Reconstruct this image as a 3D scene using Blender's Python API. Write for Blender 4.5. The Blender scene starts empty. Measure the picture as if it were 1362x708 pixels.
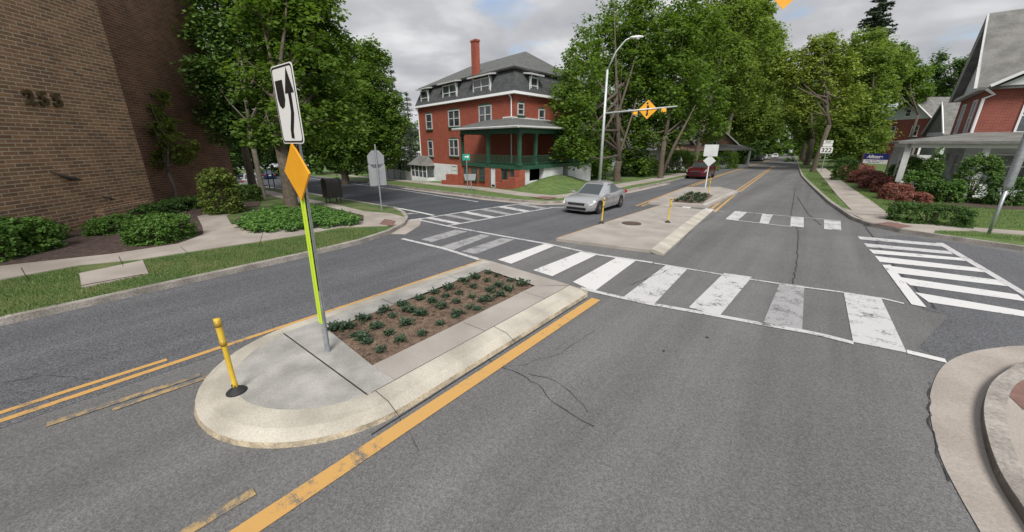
import bpy, bmesh, math, random
import numpy as np
from mathutils import Vector, Matrix
R = math.radians
C = bpy.context.scene.collection
S = bpy.context.scene
# ------------------------------------------------ camera
F, CX, CY, YH, H = 500., 681., 354., 190., 3.0
PITCH = math.atan((CY-YH)/F); YAW = R(39)
cam = bpy.data.cameras.new('camera'); co = bpy.data.objects.new('camera', cam); C.objects.link(co)
co.location = (0, 0, H); co.rotation_euler = (R(90)-PITCH, 0, YAW)
cam.sensor_width = 36; cam.lens = 36*F/1362.; cam.clip_start = .05; cam.clip_end = 3000
S.camera = co
# ------------------------------------------------ sky, sun, exposure
SUN_EL, SUN_AZ = 50, 140
w = bpy.data.worlds.new("World"); S.world = w; w.use_nodes = True
nt = w.node_tree; N = nt.nodes; L = nt.links
for n in list(N): N.remove(n)
def nn(t, **k):
    n = N.new(t)
    for a, b in k.items(): setattr(n, a, b)
    return n
out = nn('ShaderNodeOutputWorld'); bg = nn('ShaderNodeBackground'); bg.inputs[1].default_value = .115
sky = nn('ShaderNodeTexSky', sky_type='NISHITA'); sky.sun_disc = False
sky.sun_elevation = R(SUN_EL); sky.sun_rotation = R(SUN_AZ); sky.air_density = 1.0; sky.dust_density = 1.5
tc = nn('ShaderNodeTexCoord'); sep = nn('ShaderNodeSeparateXYZ'); L.new(tc.outputs['Generated'], sep.inputs[0])
ad = nn('ShaderNodeMath', operation='ADD'); L.new(sep.outputs[2], ad.inputs[0]); ad.inputs[1].default_value = .22
mx = nn('ShaderNodeMath', operation='MAXIMUM'); L.new(ad.outputs[0], mx.inputs[0]); mx.inputs[1].default_value = .08
dx = nn('ShaderNodeMath', operation='DIVIDE'); L.new(sep.outputs[0], dx.inputs[0]); L.new(mx.outputs[0], dx.inputs[1])
dy = nn('ShaderNodeMath', operation='DIVIDE'); L.new(sep.outputs[1], dy.inputs[0]); L.new(mx.outputs[0], dy.inputs[1])
cb = nn('ShaderNodeCombineXYZ'); L.new(dx.outputs[0], cb.inputs[0]); L.new(dy.outputs[0], cb.inputs[1])
n1 = nn('ShaderNodeTexNoise'); n1.inputs['Scale'].default_value = 1.5; n1.inputs['Detail'].default_value = 5; n1.inputs['Roughness'].default_value = .45; n1.inputs['Distortion'].default_value = .1
L.new(cb.outputs[0], n1.inputs['Vector'])
r1 = nn('ShaderNodeValToRGB'); r1.color_ramp.elements[0].position = .33; r1.color_ramp.elements[1].position = .44
L.new(n1.outputs['Fac'], r1.inputs[0])
mp = nn('ShaderNodeMapping'); mp.inputs['Location'].default_value = (3.3, 1.2, 5); L.new(cb.outputs[0], mp.inputs[0])
n2 = nn('ShaderNodeTexNoise'); n2.inputs['Scale'].default_value = 2.2; n2.inputs['Detail'].default_value = 8; n2.inputs['Roughness'].default_value = .5; n2.inputs['Distortion'].default_value = .15
L.new(mp.outputs[0], n2.inputs['Vector'])
r2 = nn('ShaderNodeValToRGB'); e = r2.color_ramp.elements
e[0].position = .32; e[0].color = (2.6, 2.7, 2.9, 1); e[1].position = .68; e[1].color = (4.9, 4.9, 5.0, 1)
m_ = e.new(.5); m_.color = (3.4, 3.45, 3.6, 1)
L.new(n2.outputs['Fac'], r2.inputs[0])
mix = nn('ShaderNodeMixRGB'); L.new(r1.outputs[0], mix.inputs[0]); L.new(sky.outputs[0], mix.inputs[1]); L.new(r2.outputs[0], mix.inputs[2])
L.new(mix.outputs[0], bg.inputs[0]); L.new(bg.outputs[0], out.inputs[0])
sl = bpy.data.lights.new('sun', 'SUN'); so = bpy.data.objects.new('sun', sl); C.objects.link(so)
sl.energy = 2.7; sl.angle = R(22); sl.color = (1, .95, .88)
# nishita: rotation 0 puts the sun toward +Y, clockwise
sdir = Vector((math.sin(R(SUN_AZ))*math.cos(R(SUN_EL)), math.cos(R(SUN_AZ))*math.cos(R(SUN_EL)), math.sin(R(SUN_EL))))
so.rotation_euler = sdir.to_track_quat('Z', 'Y').to_euler(); so.location = (0, 0, 30)
S.view_settings.view_transform = 'Standard'; S.view_settings.look = 'None'
S.view_settings.gamma = 1; S.view_settings.exposure = .5; S.view_settings.use_curve_mapping = False
S.cycles.max_bounces = 8; S.cycles.diffuse_bounces = 5; S.cycles.transparent_max_bounces = 6
# ------------------------------------------------ terrain height and unprojection
def sstep(a, b, t):
    t = min(1, max(0, (t-a)/(b-a))); return t*t*(3-2*t)
def ramp(t, w_): return 0 if t <= 0 else (t*t/(2*w_) if t < w_ else t-w_/2)
def gz(x, y):
    return -0.012*ramp(y-8, 10)*(1-.85*sstep(-3, 14, x)) - 0.045*ramp(-x-10, 8)*sstep(2, 14, y) \
        + .95*sstep(2.6, 26, x)*sstep(17, 24, y)
def ray(px, py):
    x = (px-CX)/F; yy = -(py-CY)/F
    a = math.cos(PITCH)+yy*math.sin(PITCH); cz = -math.sin(PITCH)+yy*math.cos(PITCH)
    c, s = math.cos(YAW), math.sin(YAW)
    return (c*x-s*a, s*x+c*a, cz)
def P(px, py, h=0.0, far=400):
    d = ray(px, py)
    f = lambda t: H+d[2]*t-(gz(d[0]*t, d[1]*t)+h)
    t0 = t = .5
    while f(t) > 0 and t < far: t0 = t; t *= 1.05
    for _ in range(40):
        m = (t0+t)/2
        if f(m) > 0: t0 = m
        else: t = m
    return (d[0]*t, d[1]*t, gz(d[0]*t, d[1]*t)+h)
def P2(px, py, h=0.): return P(px, py, h)[:2]
def proj(x, y, z):
    c, s = math.cos(YAW), math.sin(YAW); X = c*x+s*y; Y = -s*x+c*y; Z = z-H
    dep = Y*math.cos(PITCH)-Z*math.sin(PITCH); up = Z*math.cos(PITCH)+Y*math.sin(PITCH)
    return CX+F*X/dep, CY-F*up/dep, dep
def Wp(px, py, dep):                     # a point at a given depth
    d = ray(px, py); return Vector((d[0]*dep, d[1]*dep, H+d[2]*dep))
def Vpl(px, py, b, ang):                 # on the vertical plane through b with direction ang -> (s, z)
    d = ray(px, py); ux, uy = math.cos(R(ang)), math.sin(R(ang)); nx, ny = -uy, ux
    t = (b[0]*nx+b[1]*ny)/(d[0]*nx+d[1]*ny)
    x, y = d[0]*t, d[1]*t
    return (x-b[0])*ux+(y-b[1])*uy, H+d[2]*t
# ------------------------------------------------ materials
def mat(name, col, rough=.8, col2=None, nscale=3., bump=0., bscale=60., metal=0., coord='Object', detail=6, lo=.35, hi=.65, spec=None, speckle=0., spk=(.02, .02, .02)):
    m = bpy.data.materials.new(name); m.use_nodes = True
    t = m.node_tree; b = t.nodes['Principled BSDF']
    b.inputs['Base Color'].default_value = (*col, 1); b.inputs['Roughness'].default_value = rough; b.inputs['Metallic'].default_value = metal
    if spec is not None: b.inputs['Specular IOR Level'].default_value = spec
    c = t.nodes.new('ShaderNodeTexCoord')
    if coord == 'World':
        g = t.nodes.new('ShaderNodeNewGeometry'); src = g.outputs['Position']
    else: src = c.outputs[coord]
    last = None
    if col2 is not None:
        n = t.nodes.new('ShaderNodeTexNoise'); n.inputs['Scale'].default_value = nscale; n.inputs['Detail'].default_value = detail
        t.links.new(src, n.inputs['Vector'])
        r = t.nodes.new('ShaderNodeValToRGB'); r.color_ramp.elements[0].position = lo; r.color_ramp.elements[1].position = hi
        r.color_ramp.elements[0].color = (*col, 1); r.color_ramp.elements[1].color = (*col2, 1)
        t.links.new(n.outputs['Fac'], r.inputs[0]); last = r.outputs[0]
    if speckle > 0:
        n = t.nodes.new('ShaderNodeTexNoise'); n.inputs['Scale'].default_value = bscale; n.inputs['Detail'].default_value = 3
        t.links.new(src, n.inputs['Vector'])
        r = t.nodes.new('ShaderNodeMapRange'); r.inputs[1].default_value = .3; r.inputs[2].default_value = .7
        r.inputs[3].default_value = 1-speckle; r.inputs[4].default_value = 1+speckle
        t.links.new(n.outputs['Fac'], r.inputs[0])
        v = t.nodes.new('ShaderNodeVectorMath'); v.operation = 'SCALE'
        if last: t.links.new(last, v.inputs[0])
        else: v.inputs[0].default_value = col
        t.links.new(r.outputs[0], v.inputs['Scale']); last = v.outputs[0]
    if last: t.links.new(last, b.inputs['Base Color'])
    if bump > 0:
        n = t.nodes.new('ShaderNodeTexNoise'); n.inputs['Scale'].default_value = bscale; n.inputs['Detail'].default_value = 4
        t.links.new(src, n.inputs['Vector'])
        bm_ = t.nodes.new('ShaderNodeBump'); bm_.inputs['Strength'].default_value = bump; bm_.inputs['Distance'].default_value = .02
        t.links.new(n.outputs['Fac'], bm_.inputs['Height']); t.links.new(bm_.outputs[0], b.inputs['Normal'])
    return m
def brickmat(name, c1, c2, mortar, bw, bh, ms=.012, nv=.5, bump=.35):
    m = bpy.data.materials.new(name); m.use_nodes = True
    t = m.node_tree; b = t.nodes['Principled BSDF']; b.inputs['Roughness'].default_value = .85
    uv = t.nodes.new('ShaderNodeUVMap')
    k = t.nodes.new('ShaderNodeTexBrick'); k.inputs['Scale'].default_value = 1
    k.inputs['Color1'].default_value = (*c1, 1); k.inputs['Color2'].default_value = (*c2, 1); k.inputs['Mortar'].default_value = (*mortar, 1)
    k.inputs['Brick Width'].default_value = bw; k.inputs['Row Height'].default_value = bh; k.inputs['Mortar Size'].default_value = ms; k.inputs['Mortar Smooth'].default_value = .2
    k.inputs['Bias'].default_value = -.1
    t.links.new(uv.outputs[0], k.inputs['Vector'])
    n = t.nodes.new('ShaderNodeTexNoise'); n.inputs['Scale'].default_value = 1.3; n.inputs['Detail'].default_value = 8; n.inputs['Roughness'].default_value = .7; t.links.new(uv.outputs[0], n.inputs['Vector'])
    r = t.nodes.new('ShaderNodeMapRange'); r.inputs[1].default_value = .3; r.inputs[2].default_value = .7; r.inputs[3].default_value = 1-nv*.5; r.inputs[4].default_value = 1+nv*.5
    t.links.new(n.outputs['Fac'], r.inputs[0])
    v = t.nodes.new('ShaderNodeVectorMath'); v.operation = 'SCALE'; t.links.new(k.outputs['Color'], v.inputs[0]); t.links.new(r.outputs[0], v.inputs['Scale'])
    t.links.new(v.outputs[0], b.inputs['Base Color'])
    bm_ = t.nodes.new('ShaderNodeBump'); bm_.inputs['Strength'].default_value = bump; bm_.inputs['Distance'].default_value = .01; bm_.invert = True
    t.links.new(k.outputs['Fac'], bm_.inputs['Height']); t.links.new(bm_.outputs[0], b.inputs['Normal'])
    return m
def leafmat(name, dark, light, trans=.5):
    m = bpy.data.materials.new(name); m.use_nodes = True
    t = m.node_tree; b = t.nodes['Principled BSDF']; b.inputs['Roughness'].default_value = .55; b.inputs['Specular IOR Level'].default_value = .3
    a = t.nodes.new('ShaderNodeAttribute'); a.attribute_name = 'tint'
    r = t.nodes.new('ShaderNodeValToRGB'); r.color_ramp.elements[0].color = (*dark, 1); r.color_ramp.elements[1].color = (*light, 1)
    t.links.new(a.outputs['Fac'], r.inputs[0]); t.links.new(r.outputs[0], b.inputs['Base Color'])
    tr = t.nodes.new('ShaderNodeBsdfTranslucent'); v = t.nodes.new('ShaderNodeVectorMath'); v.operation = 'MULTIPLY'; v.inputs[1].default_value = (1.3, 1.35, .6)
    t.links.new(r.outputs[0], v.inputs[0]); t.links.new(v.outputs[0], tr.inputs['Color'])
    mxs = t.nodes.new('ShaderNodeMixShader'); mxs.inputs[0].default_value = trans
    o = t.nodes['Material Output']; t.links.new(b.outputs[0], mxs.inputs[1]); t.links.new(tr.outputs[0], mxs.inputs[2]); t.links.new(mxs.outputs[0], o.inputs['Surface'])
    return m
def paintmat(name, col, under, wear=.45, scale=14.):
    m = bpy.data.materials.new(name); m.use_nodes = True
    t = m.node_tree; b = t.nodes['Principled BSDF']; b.inputs['Roughness'].default_value = .8
    g = t.nodes.new('ShaderNodeNewGeometry')
    outs = []
    for sc, dt in ((scale, 8), (scale*.12, 3), (90., 2)):
        n = t.nodes.new('ShaderNodeTexNoise'); n.inputs['Scale'].default_value = sc; n.inputs['Detail'].default_value = dt; n.inputs['Roughness'].default_value = .7
        t.links.new(g.outputs['Position'], n.inputs['Vector']); outs.append(n.outputs['Fac'])
    s1 = t.nodes.new('ShaderNodeMath'); s1.operation = 'ADD'; t.links.new(outs[0], s1.inputs[0]); t.links.new(outs[1], s1.inputs[1])
    s2 = t.nodes.new('ShaderNodeMath'); s2.operation = 'MULTIPLY_ADD'; t.links.new(outs[2], s2.inputs[0]); s2.inputs[1].default_value = .5; t.links.new(s1.outputs[0], s2.inputs[2])
    r = t.nodes.new('ShaderNodeMapRange'); r.inputs[1].default_value = .85+wear*.55; r.inputs[2].default_value = .98+wear*.62
    t.links.new(s2.outputs[0], r.inputs[0])
    mxx = t.nodes.new('ShaderNodeMixRGB'); mxx.inputs[1].default_value = (*under, 1); mxx.inputs[2].default_value = (*col, 1)
    t.links.new(r.outputs[0], mxx.inputs[0]); t.links.new(mxx.outputs[0], b.inputs['Base Color'])
    return m
M = {}
def asphalt(name, a, b_, sp=.35, grain=75.):
    m = bpy.data.materials.new(name); m.use_nodes = True
    t = m.node_tree; b = t.nodes['Principled BSDF']; b.inputs['Roughness'].default_value = .88; b.inputs['Specular IOR Level'].default_value = .25
    g = t.nodes.new('ShaderNodeNewGeometry')
    def noise(sc, dt, ro=.6, vec=None, di=0.):
        n = t.nodes.new('ShaderNodeTexNoise'); n.inputs['Scale'].default_value = sc; n.inputs['Detail'].default_value = dt; n.inputs['Roughness'].default_value = ro; n.inputs['Distortion'].default_value = di
        t.links.new(vec or g.outputs['Position'], n.inputs['Vector']); return n.outputs['Fac']
    def rng_(x, lo, hi, a0, a1):
        r = t.nodes.new('ShaderNodeMapRange'); r.inputs[1].default_value = lo; r.inputs[2].default_value = hi; r.inputs[3].default_value = a0; r.inputs[4].default_value = a1
        t.links.new(x, r.inputs[0]); return r.outputs[0]
    def mul(x, y):
        q = t.nodes.new('ShaderNodeMath'); q.operation = 'MULTIPLY'; t.links.new(x, q.inputs[0]); t.links.new(y, q.inputs[1]); return q.outputs[0]
    mpp = t.nodes.new('ShaderNodeMapping'); mpp.inputs['Scale'].default_value = (1.1, .05, 1); t.links.new(g.outputs['Position'], mpp.inputs[0])
    big = rng_(noise(.5, 8, .65), .3, .7, .90, 1.10); streak = rng_(noise(1., 5, .6, mpp.outputs[0]), .3, .7, .78, 1.18)
    vo = t.nodes.new('ShaderNodeTexVoronoi'); vo.inputs['Scale'].default_value = grain; t.links.new(g.outputs['Position'], vo.inputs['Vector'])
    cs = t.nodes.new('ShaderNodeSeparateColor'); t.links.new(vo.outputs['Color'], cs.inputs[0])
    peb = rng_(cs.outputs[0], 0, 1, 1-sp, 1+sp); mid_ = rng_(noise(26, 3), .3, .7, .86, 1.14)
    f = mul(mul(big, streak), mul(peb, mid_))
    v = t.nodes.new('ShaderNodeVectorMath'); v.operation = 'SCALE'; v.inputs[0].default_value = tuple((p+q)/2 for p, q in zip(a, b_)); t.links.new(f, v.inputs['Scale']); t.links.new(v.outputs[0], b.inputs['Base Color'])
    bm_ = t.nodes.new('ShaderNodeBump'); bm_.inputs['Strength'].default_value = .3; bm_.inputs['Distance'].default_value = .008
    t.links.new(vo.outputs['Distance'], bm_.inputs['Height']); t.links.new(bm_.outputs[0], b.inputs['Normal'])
    return m
M['asphalt'] = asphalt('asphalt', (.122, .123, .126), (.170, .170, .170), .26, 85.)
M['asphalt_west'] = asphalt('asphalt_west', (.098, .102, .112), (.130, .133, .142), .45)
M['asphalt_new'] = asphalt('asphalt_new', (.060, .065, .075), (.082, .088, .098), .3)
M['asphalt_patch'] = asphalt('asphalt_patch', (.118, .112, .110), (.145, .138, .136), .15)
M['crack'] = mat('crack', (.02, .02, .02), .9)
M['crack_seal'] = mat('crack_seal', (.035, .035, .037), .7)
M['concrete'] = mat('concrete', (.27, .265, .25), .85, (.41, .40, .38), 2.4, bump=.25, bscale=70, coord='World', speckle=.14)
M['concrete_beige'] = mat('concrete_beige', (.30, .275, .25), .85, (.39, .36, .33), 1.3, bump=.2, bscale=60, coord='World', speckle=.12)
M['walk'] = mat('walk', (.30, .265, .235), .85, (.40, .36, .325), 1.1, bump=.2, bscale=50, coord='World', speckle=.14)
M['curb'] = mat('curb', (.22, .20, .18), .9, (.37, .345, .315), 2.5, bump=.5, bscale=30, coord='World', speckle=.25)
M['curb_cream'] = mat('curb_cream', (.36, .335, .285), .8, (.52, .49, .42), 1.7, bump=.3, bscale=50, coord='World', detail=9, speckle=.12)
M['curb_face'] = mat('curb_face', (.22, .19, .14), .9, (.5, .42, .3), 5., bump=.5, bscale=40, coord='World', speckle=.2)
M['soil'] = mat('soil', (.10, .066, .048), .95, (.19, .135, .095), 9., bump=1., bscale=45, coord='World', speckle=.45)
M['mulch'] = mat('mulch', (.045, .030, .026), .95, (.105, .070, .060), 8., bump=1., bscale=40, coord='World', speckle=.5)
M['grass'] = mat('grass', (.065, .12, .028), .95, (.125, .18, .05), 2.2, bump=1., bscale=35, coord='World', detail=9, speckle=.5)
M['grass_dry'] = mat('grass_dry', (.060, .115, .028), .95, (.15, .16, .06), 1.2, bump=1., bscale=35, coord='World', detail=9, speckle=.5, lo=.42, hi=.7)
M['tactile'] = mat('tactile', (.16, .085, .07), .85, (.22, .13, .11), 6, coord='World')
M['white_paint'] = paintmat('white_paint', (.62, .62, .62), (.13, .13, .13), .22)
M['white_worn'] = paintmat('white_worn', (.52, .52, .53), (.13, .13, .13), .34, 20.)
M['yellow_paint'] = paintmat('yellow_paint', (.54, .315, .10), (.14, .135, .13), .27, 7.)
M['yellow_worn'] = paintmat('yellow_worn', (.42, .29, .13), (.13, .13, .13), .62, 9.)
M['galv'] = mat('galv', (.33, .36, .39), .45, (.45, .48, .50), 12, metal=.55)
M['steel_light'] = mat('steel_light', (.50, .54, .56), .5, (.62, .65, .66), 5, metal=.3)
M['sign_white'] = mat('sign_white', (.78, .79, .78), .45)
M['sign_back'] = mat('sign_back', (.36, .38, .40), .45, (.42, .44, .46), 3, metal=.4)
M['sign_yellow'] = mat('sign_yellow', (.80, .36, .015), .5, (.86, .42, .03), 4)
M['reflect_lime'] = mat('reflect_lime', (.62, .85, .05), .5)
M['black'] = mat('black', (.012, .012, .013), .5)
M['rubber'] = mat('rubber', (.02, .021, .024), .7)
M['post_yellow'] = mat('post_yellow', (.72, .50, .05), .55, (.62, .40, .035), 10)
M['post_band'] = mat('post_band', (.42, .26, .02), .4)
M['bronze'] = mat('bronze', (.045, .04, .037), .45, (.06, .052, .048), 6, metal=.2)
M['brick_tan'] = brickmat('brick_tan', (.31, .175, .095), (.165, .098, .062), (.46, .38, .29), .42, .115, .013)
M['brick_dark'] = brickmat('brick_dark', (.21, .105, .062), (.125, .065, .043), (.31, .23, .17), .42, .115, .012)
M['brick_red'] = brickmat('brick_red', (.35, .078, .040), (.25, .052, .030), (.30, .13, .10), .22, .07, .006, .25, .15)
M['brick_red_right'] = brickmat('brick_red_right', (.26, .065, .045), (.20, .048, .035), (.28, .15, .12), .25, .08, .008, .25, .15)
M['stucco'] = mat('stucco', (.62, .64, .67), .85, (.74, .75, .77), 2, bump=.3, bscale=30)
M['trim'] = mat('trim', (.74, .75, .76), .5)
M['trim_dull'] = mat('trim_dull', (.45, .46, .46), .6, (.55, .55, .55), 4)
M['green_paint'] = mat('green_paint', (.018, .075, .045), .5, (.028, .095, .06), 5)
M['shingle'] = brickmat('shingle', (.060, .065, .068), (.090, .095, .097), (.04, .043, .045), .35, .2, .014, .4)
M['shingle_roof'] = mat('shingle_roof', (.085, .09, .088), .9, (.125, .13, .125), 3, bump=.5, bscale=20, speckle=.2)
M['shingle_grey'] = mat('shingle_grey', (.13, .13, .122), .9, (.20, .198, .19), 1.5, bump=.5, bscale=20, speckle=.2)
M['siding'] = mat('siding', (.55, .57, .58), .7, (.62, .64, .65), 3)
M['glass'] = mat('glass', (.03, .035, .04), .08, (.10, .115, .13), 1.5, spec=.8)
M['inside_shade'] = mat('inside_shade', (.015, .014, .014), .9)
M['bark'] = mat('bark', (.075, .06, .045), .95, (.13, .105, .08), 9, bump=1., bscale=18)
M['bark_light'] = mat('bark_light', (.15, .13, .105), .95, (.22, .195, .16), 9, bump=.8, bscale=18)
M['leaf_maple'] = leafmat('leaf_maple', (0.052, 0.105, 0.018), (0.19, 0.3, 0.055))
M['leaf_dark'] = leafmat('leaf_dark', (0.04, 0.09, 0.02), (0.135, 0.24, 0.048), .2)
M['leaf_oak'] = leafmat('leaf_oak', (0.10, 0.155, 0.035), (0.27, 0.37, 0.09))
M['leaf_lime'] = leafmat('leaf_lime', (0.11, 0.165, 0.03), (0.31, 0.39, 0.075), .35)
M['leaf_conifer'] = leafmat('leaf_conifer', (0.04, 0.065, 0.042), (0.1, 0.14, 0.09), .1)
M['leaf_bush'] = leafmat('leaf_bush', (0.045, 0.11, 0.02), (0.13, 0.25, 0.045), .2)
M['leaf_box'] = leafmat('leaf_box', (0.035, 0.08, 0.018), (0.095, 0.19, 0.04), .2)
M['leaf_yew'] = leafmat('leaf_yew', (0.06, 0.1, 0.018), (0.19, 0.25, 0.05), .2)
M['leaf_red'] = leafmat('leaf_red', (0.16, 0.05, 0.04), (0.36, 0.15, 0.12), .2)
M['leaf_ivy'] = leafmat('leaf_ivy', (0.05, 0.13, 0.03), (0.15, 0.29, 0.06), .2)
M['leaf_plant'] = leafmat('leaf_plant', (0.02, 0.045, 0.03), (0.075, 0.125, 0.065), .15)
M['blade'] = leafmat('blade', (0.075, 0.13, 0.03), (0.17, 0.25, 0.07), .3)
M['blade_dry'] = leafmat('blade_dry', (0.08, 0.135, 0.035), (0.2, 0.26, 0.09), .3)
# ------------------------------------------------ mesh helpers
def box_uv(me):
    uv = me.uv_layers.new(name='UVMap')
    for p in me.polygons:
        n = p.normal
        if abs(n.z) > .75: ux, uy = (1, 0), (0, 1)
        for li in p.loop_indices:
            v = me.vertices[me.loops[li].vertex_index].co
            if abs(n.z) > .85: uv.data[li].uv = (v.x, v.y)
            else:
                h = math.hypot(n.x, n.y) or 1
                uv.data[li].uv = (v.x*(-n.y/h)+v.y*(n.x/h), v.z/max(.3, h))
class MB:
    def __init__(s): s.v = []; s.f = []
    def add(s, vs, fs):
        k = len(s.v); s.v += [tuple(v) for v in vs]; s.f += [tuple(i+k for i in f) for f in fs]; return s
    def box(s, c, d, rot=0., tilt=None):
        vs = []
        for x in (-.5, .5):
            for y in (-.5, .5):
                for z in (-.5, .5):
                    p = Vector((x*d[0], y*d[1], z*d[2]))
                    if tilt: p = tilt @ p
                    cr, sr = math.cos(rot), math.sin(rot)
                    vs.append((c[0]+p.x*cr-p.y*sr, c[1]+p.x*sr+p.y*cr, c[2]+p.z))
        return s.add(vs, [(0,1,3,2),(4,6,7,5),(0,4,5,1),(2,3,7,6),(0,2,6,4),(1,5,7,3)])
    def hexa(s, p8):   # 4 bottom, 4 top
        return s.add(p8, [(3,2,1,0),(4,5,6,7),(0,1,5,4),(1,2,6,5),(2,3,7,6),(3,0,4,7)])
    def tube(s, pts, rs, n=10, caps=True):
        pts = [Vector(p) for p in pts]; rings = []
        if not hasattr(rs, '__len__'): rs = [rs]*len(pts)
        for i, p in enumerate(pts):
            d = (pts[min(i+1, len(pts)-1)]-pts[max(i-1, 0)]).normalized()
            a = d.orthogonal().normalized() if i == 0 else (pa-d*pa.dot(d)).normalized()
            pa = a; b = d.cross(a)
            rings.append([p+(a*math.cos(2*math.pi*j/n)+b*math.sin(2*math.pi*j/n))*rs[i] for j in range(n)])
        vs = [q for r_ in rings for q in r_]; fs = []
        for i in range(len(pts)-1):
            for j in range(n): fs.append((i*n+j, i*n+(j+1) % n, (i+1)*n+(j+1) % n, (i+1)*n+j))
        if caps: fs += [tuple(range(n))[::-1], tuple((len(pts)-1)*n+j for j in range(n))]
        return s.add(vs, fs)
    def prism(s, poly, fr, th):   # poly of (a,b); fr(a,b,d)->xyz ; thickness th
        n = len(poly); vs = [fr(a, b, 0) for a, b in poly]+[fr(a, b, th) for a, b in poly]
        return s.add(vs, [tuple(range(n))[::-1], tuple(range(n, 2*n))]+[(i, (i+1) % n, n+(i+1) % n, n+i) for i in range(n)])
    def lathe(s, prof, c=(0, 0, 0), n=20):
        vs = []; fs = []
        for r_, z in prof:
            for j in range(n): vs.append((c[0]+r_*math.cos(2*math.pi*j/n), c[1]+r_*math.sin(2*math.pi*j/n), c[2]+z))
        for i in range(len(prof)-1):
            for j in range(n): fs.append((i*n+j, i*n+(j+1) % n, (i+1)*n+(j+1) % n, (i+1)*n+j))
        fs += [tuple(range(n))[::-1], tuple((len(prof)-1)*n+j for j in range(n))]
        return s.add(vs, fs)
    def build(s, name, m, parent=None, smooth=False, bevel=0., fix=True):
        me = bpy.data.meshes.new(name)
        vs = s.v
        if parent is not None:
            inv = parent.matrix_basis.inverted()
            pp = parent.parent
            mw = parent.matrix_basis.copy()
            while pp: mw = pp.matrix_basis @ mw; pp = pp.parent
            inv = mw.inverted(); vs = [inv @ Vector(v) for v in vs]
        me.from_pydata([tuple(v) for v in vs], [], s.f)
        if fix:
            b = bmesh.new(); b.from_mesh(me); bmesh.ops.recalc_face_normals(b, faces=b.faces)
            if bevel > 0: bmesh.ops.bevel(b, geom=[e for e in b.edges if len(e.link_faces) == 2 and e.calc_face_angle(0) > .5], offset=bevel, segments=2, affect='EDGES', profile=.5)
            b.to_mesh(me); b.free()
        me.update(); box_uv(me)
        if smooth: me.polygons.foreach_set('use_smooth', [True]*len(me.polygons))
        me.materials.append(m if not isinstance(m, str) else M[m])
        o = bpy.data.objects.new(name, me); C.objects.link(o)
        if parent is not None: o.parent = parent
        return o
def autosmooth(o, ang=35):
    me = o.data; b = bmesh.new(); b.from_mesh(me)
    for f_ in b.faces: f_.smooth = True
    for e_ in b.edges: e_.smooth = not (len(e_.link_faces) != 2 or e_.calc_face_angle(0) > R(ang))
    b.to_mesh(me); b.free()
def tag(o, label=None, cat=None, group=None, kind=None):
    if label: o['label'] = label
    if cat: o['category'] = cat
    if group: o['group'] = group
    if kind: o['kind'] = kind
    return o
def thing(name, label, cat, loc=(0, 0, 0), rotz=0., group=None):
    o = bpy.data.objects.new(name, None); C.objects.link(o); o.location = loc; o.rotation_euler = (0, 0, rotz)
    o.matrix_basis = Matrix.Translation(loc) @ Matrix.Rotation(rotz, 4, 'Z'); o.empty_display_size = .3
    return tag(o, label, cat, group)
def copy_tree(o, parent=None):
    c = o.copy(); C.objects.link(c)
    if parent: c.parent = parent
    for ch in list(o.children): copy_tree(ch, c)
    return c
XC = [-400,-250,-150,-100,-80,-60,-50,-44,-38,-34,-30,-27,-25,-23,-21,-20,-19,-18,-17,-16,-15,-14,-13,-12,-11,-10,-8,-6,-3,-2,-1,0,1,2,2.6,3.1,3.6,4.1,4.6,6,9,12,18,26,40,60,100,200,400]
YC = [-400,-200,-100,-40,-10,0,2,3,4,5,6,7,8,9,10,11,12,13,14,15,16,17,18,19,20,21,22,23,24,27,30,35,42,50,60,75,95,120,160,220,300,420,600]
def drape(name, pts, off, m, kind='structure', thick=0., parent=None, hf=None):
    b = bmesh.new(); vs = [b.verts.new((p[0], p[1], 0)) for p in pts]; f_ = b.faces.new(vs)
    bmesh.ops.triangulate(b, faces=[f_])
    x0, x1 = min(p[0] for p in pts), max(p[0] for p in pts); y0, y1 = min(p[1] for p in pts), max(p[1] for p in pts)
    xs, ys = XC, YC
    if hf: xs = list(np.arange(x0, x1, .5)); ys = list(np.arange(y0, y1, .5))
    for c in xs:
        if x0 < c < x1: bmesh.ops.bisect_plane(b, geom=b.verts[:]+b.edges[:]+b.faces[:], plane_co=(c, 0, 0), plane_no=(1, 0, 0))
    for c in ys:
        if y0 < c < y1: bmesh.ops.bisect_plane(b, geom=b.verts[:]+b.edges[:]+b.faces[:], plane_co=(0, c, 0), plane_no=(0, 1, 0))
    for v in b.verts: v.co.z = gz(v.co.x, v.co.y)+off+(hf(v.co.x, v.co.y) if hf else 0)
    bmesh.ops.recalc_face_normals(b, faces=b.faces)
    if sum(f_.normal.z for f_ in b.faces) < 0: bmesh.ops.reverse_faces(b, faces=b.faces)
    if thick > 0:
        be = [e_ for e_ in b.edges if len(e_.link_faces) == 1]
        r_ = bmesh.ops.extrude_edge_only(b, edges=be)
        for v in r_['geom']:
            if isinstance(v, bmesh.types.BMVert): v.co.z -= thick
    me = bpy.data.meshes.new(name); b.to_mesh(me); b.free(); me.materials.append(M[m])
    o = bpy.data.objects.new(name, me); C.objects.link(o)
    if kind: o['kind'] = kind
    if parent: o.parent = parent
    return o
def catmull(p, n=6):
    o = []; p = [p[0]]+list(p)+[p[-1]]
    for i in range(1, len(p)-2):
        for k in range(n):
            t = k/n; o.append(tuple(.5*((2*p[i][c])+(-p[i-1][c]+p[i+1][c])*t+(2*p[i-1][c]-5*p[i][c]+4*p[i+1][c]-p[i+2][c])*t*t+(-p[i-1][c]+3*p[i][c]-3*p[i+1][c]+p[i+2][c])*t**3) for c in (0, 1)))
    return o+[tuple(p[-2][:2])]
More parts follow.
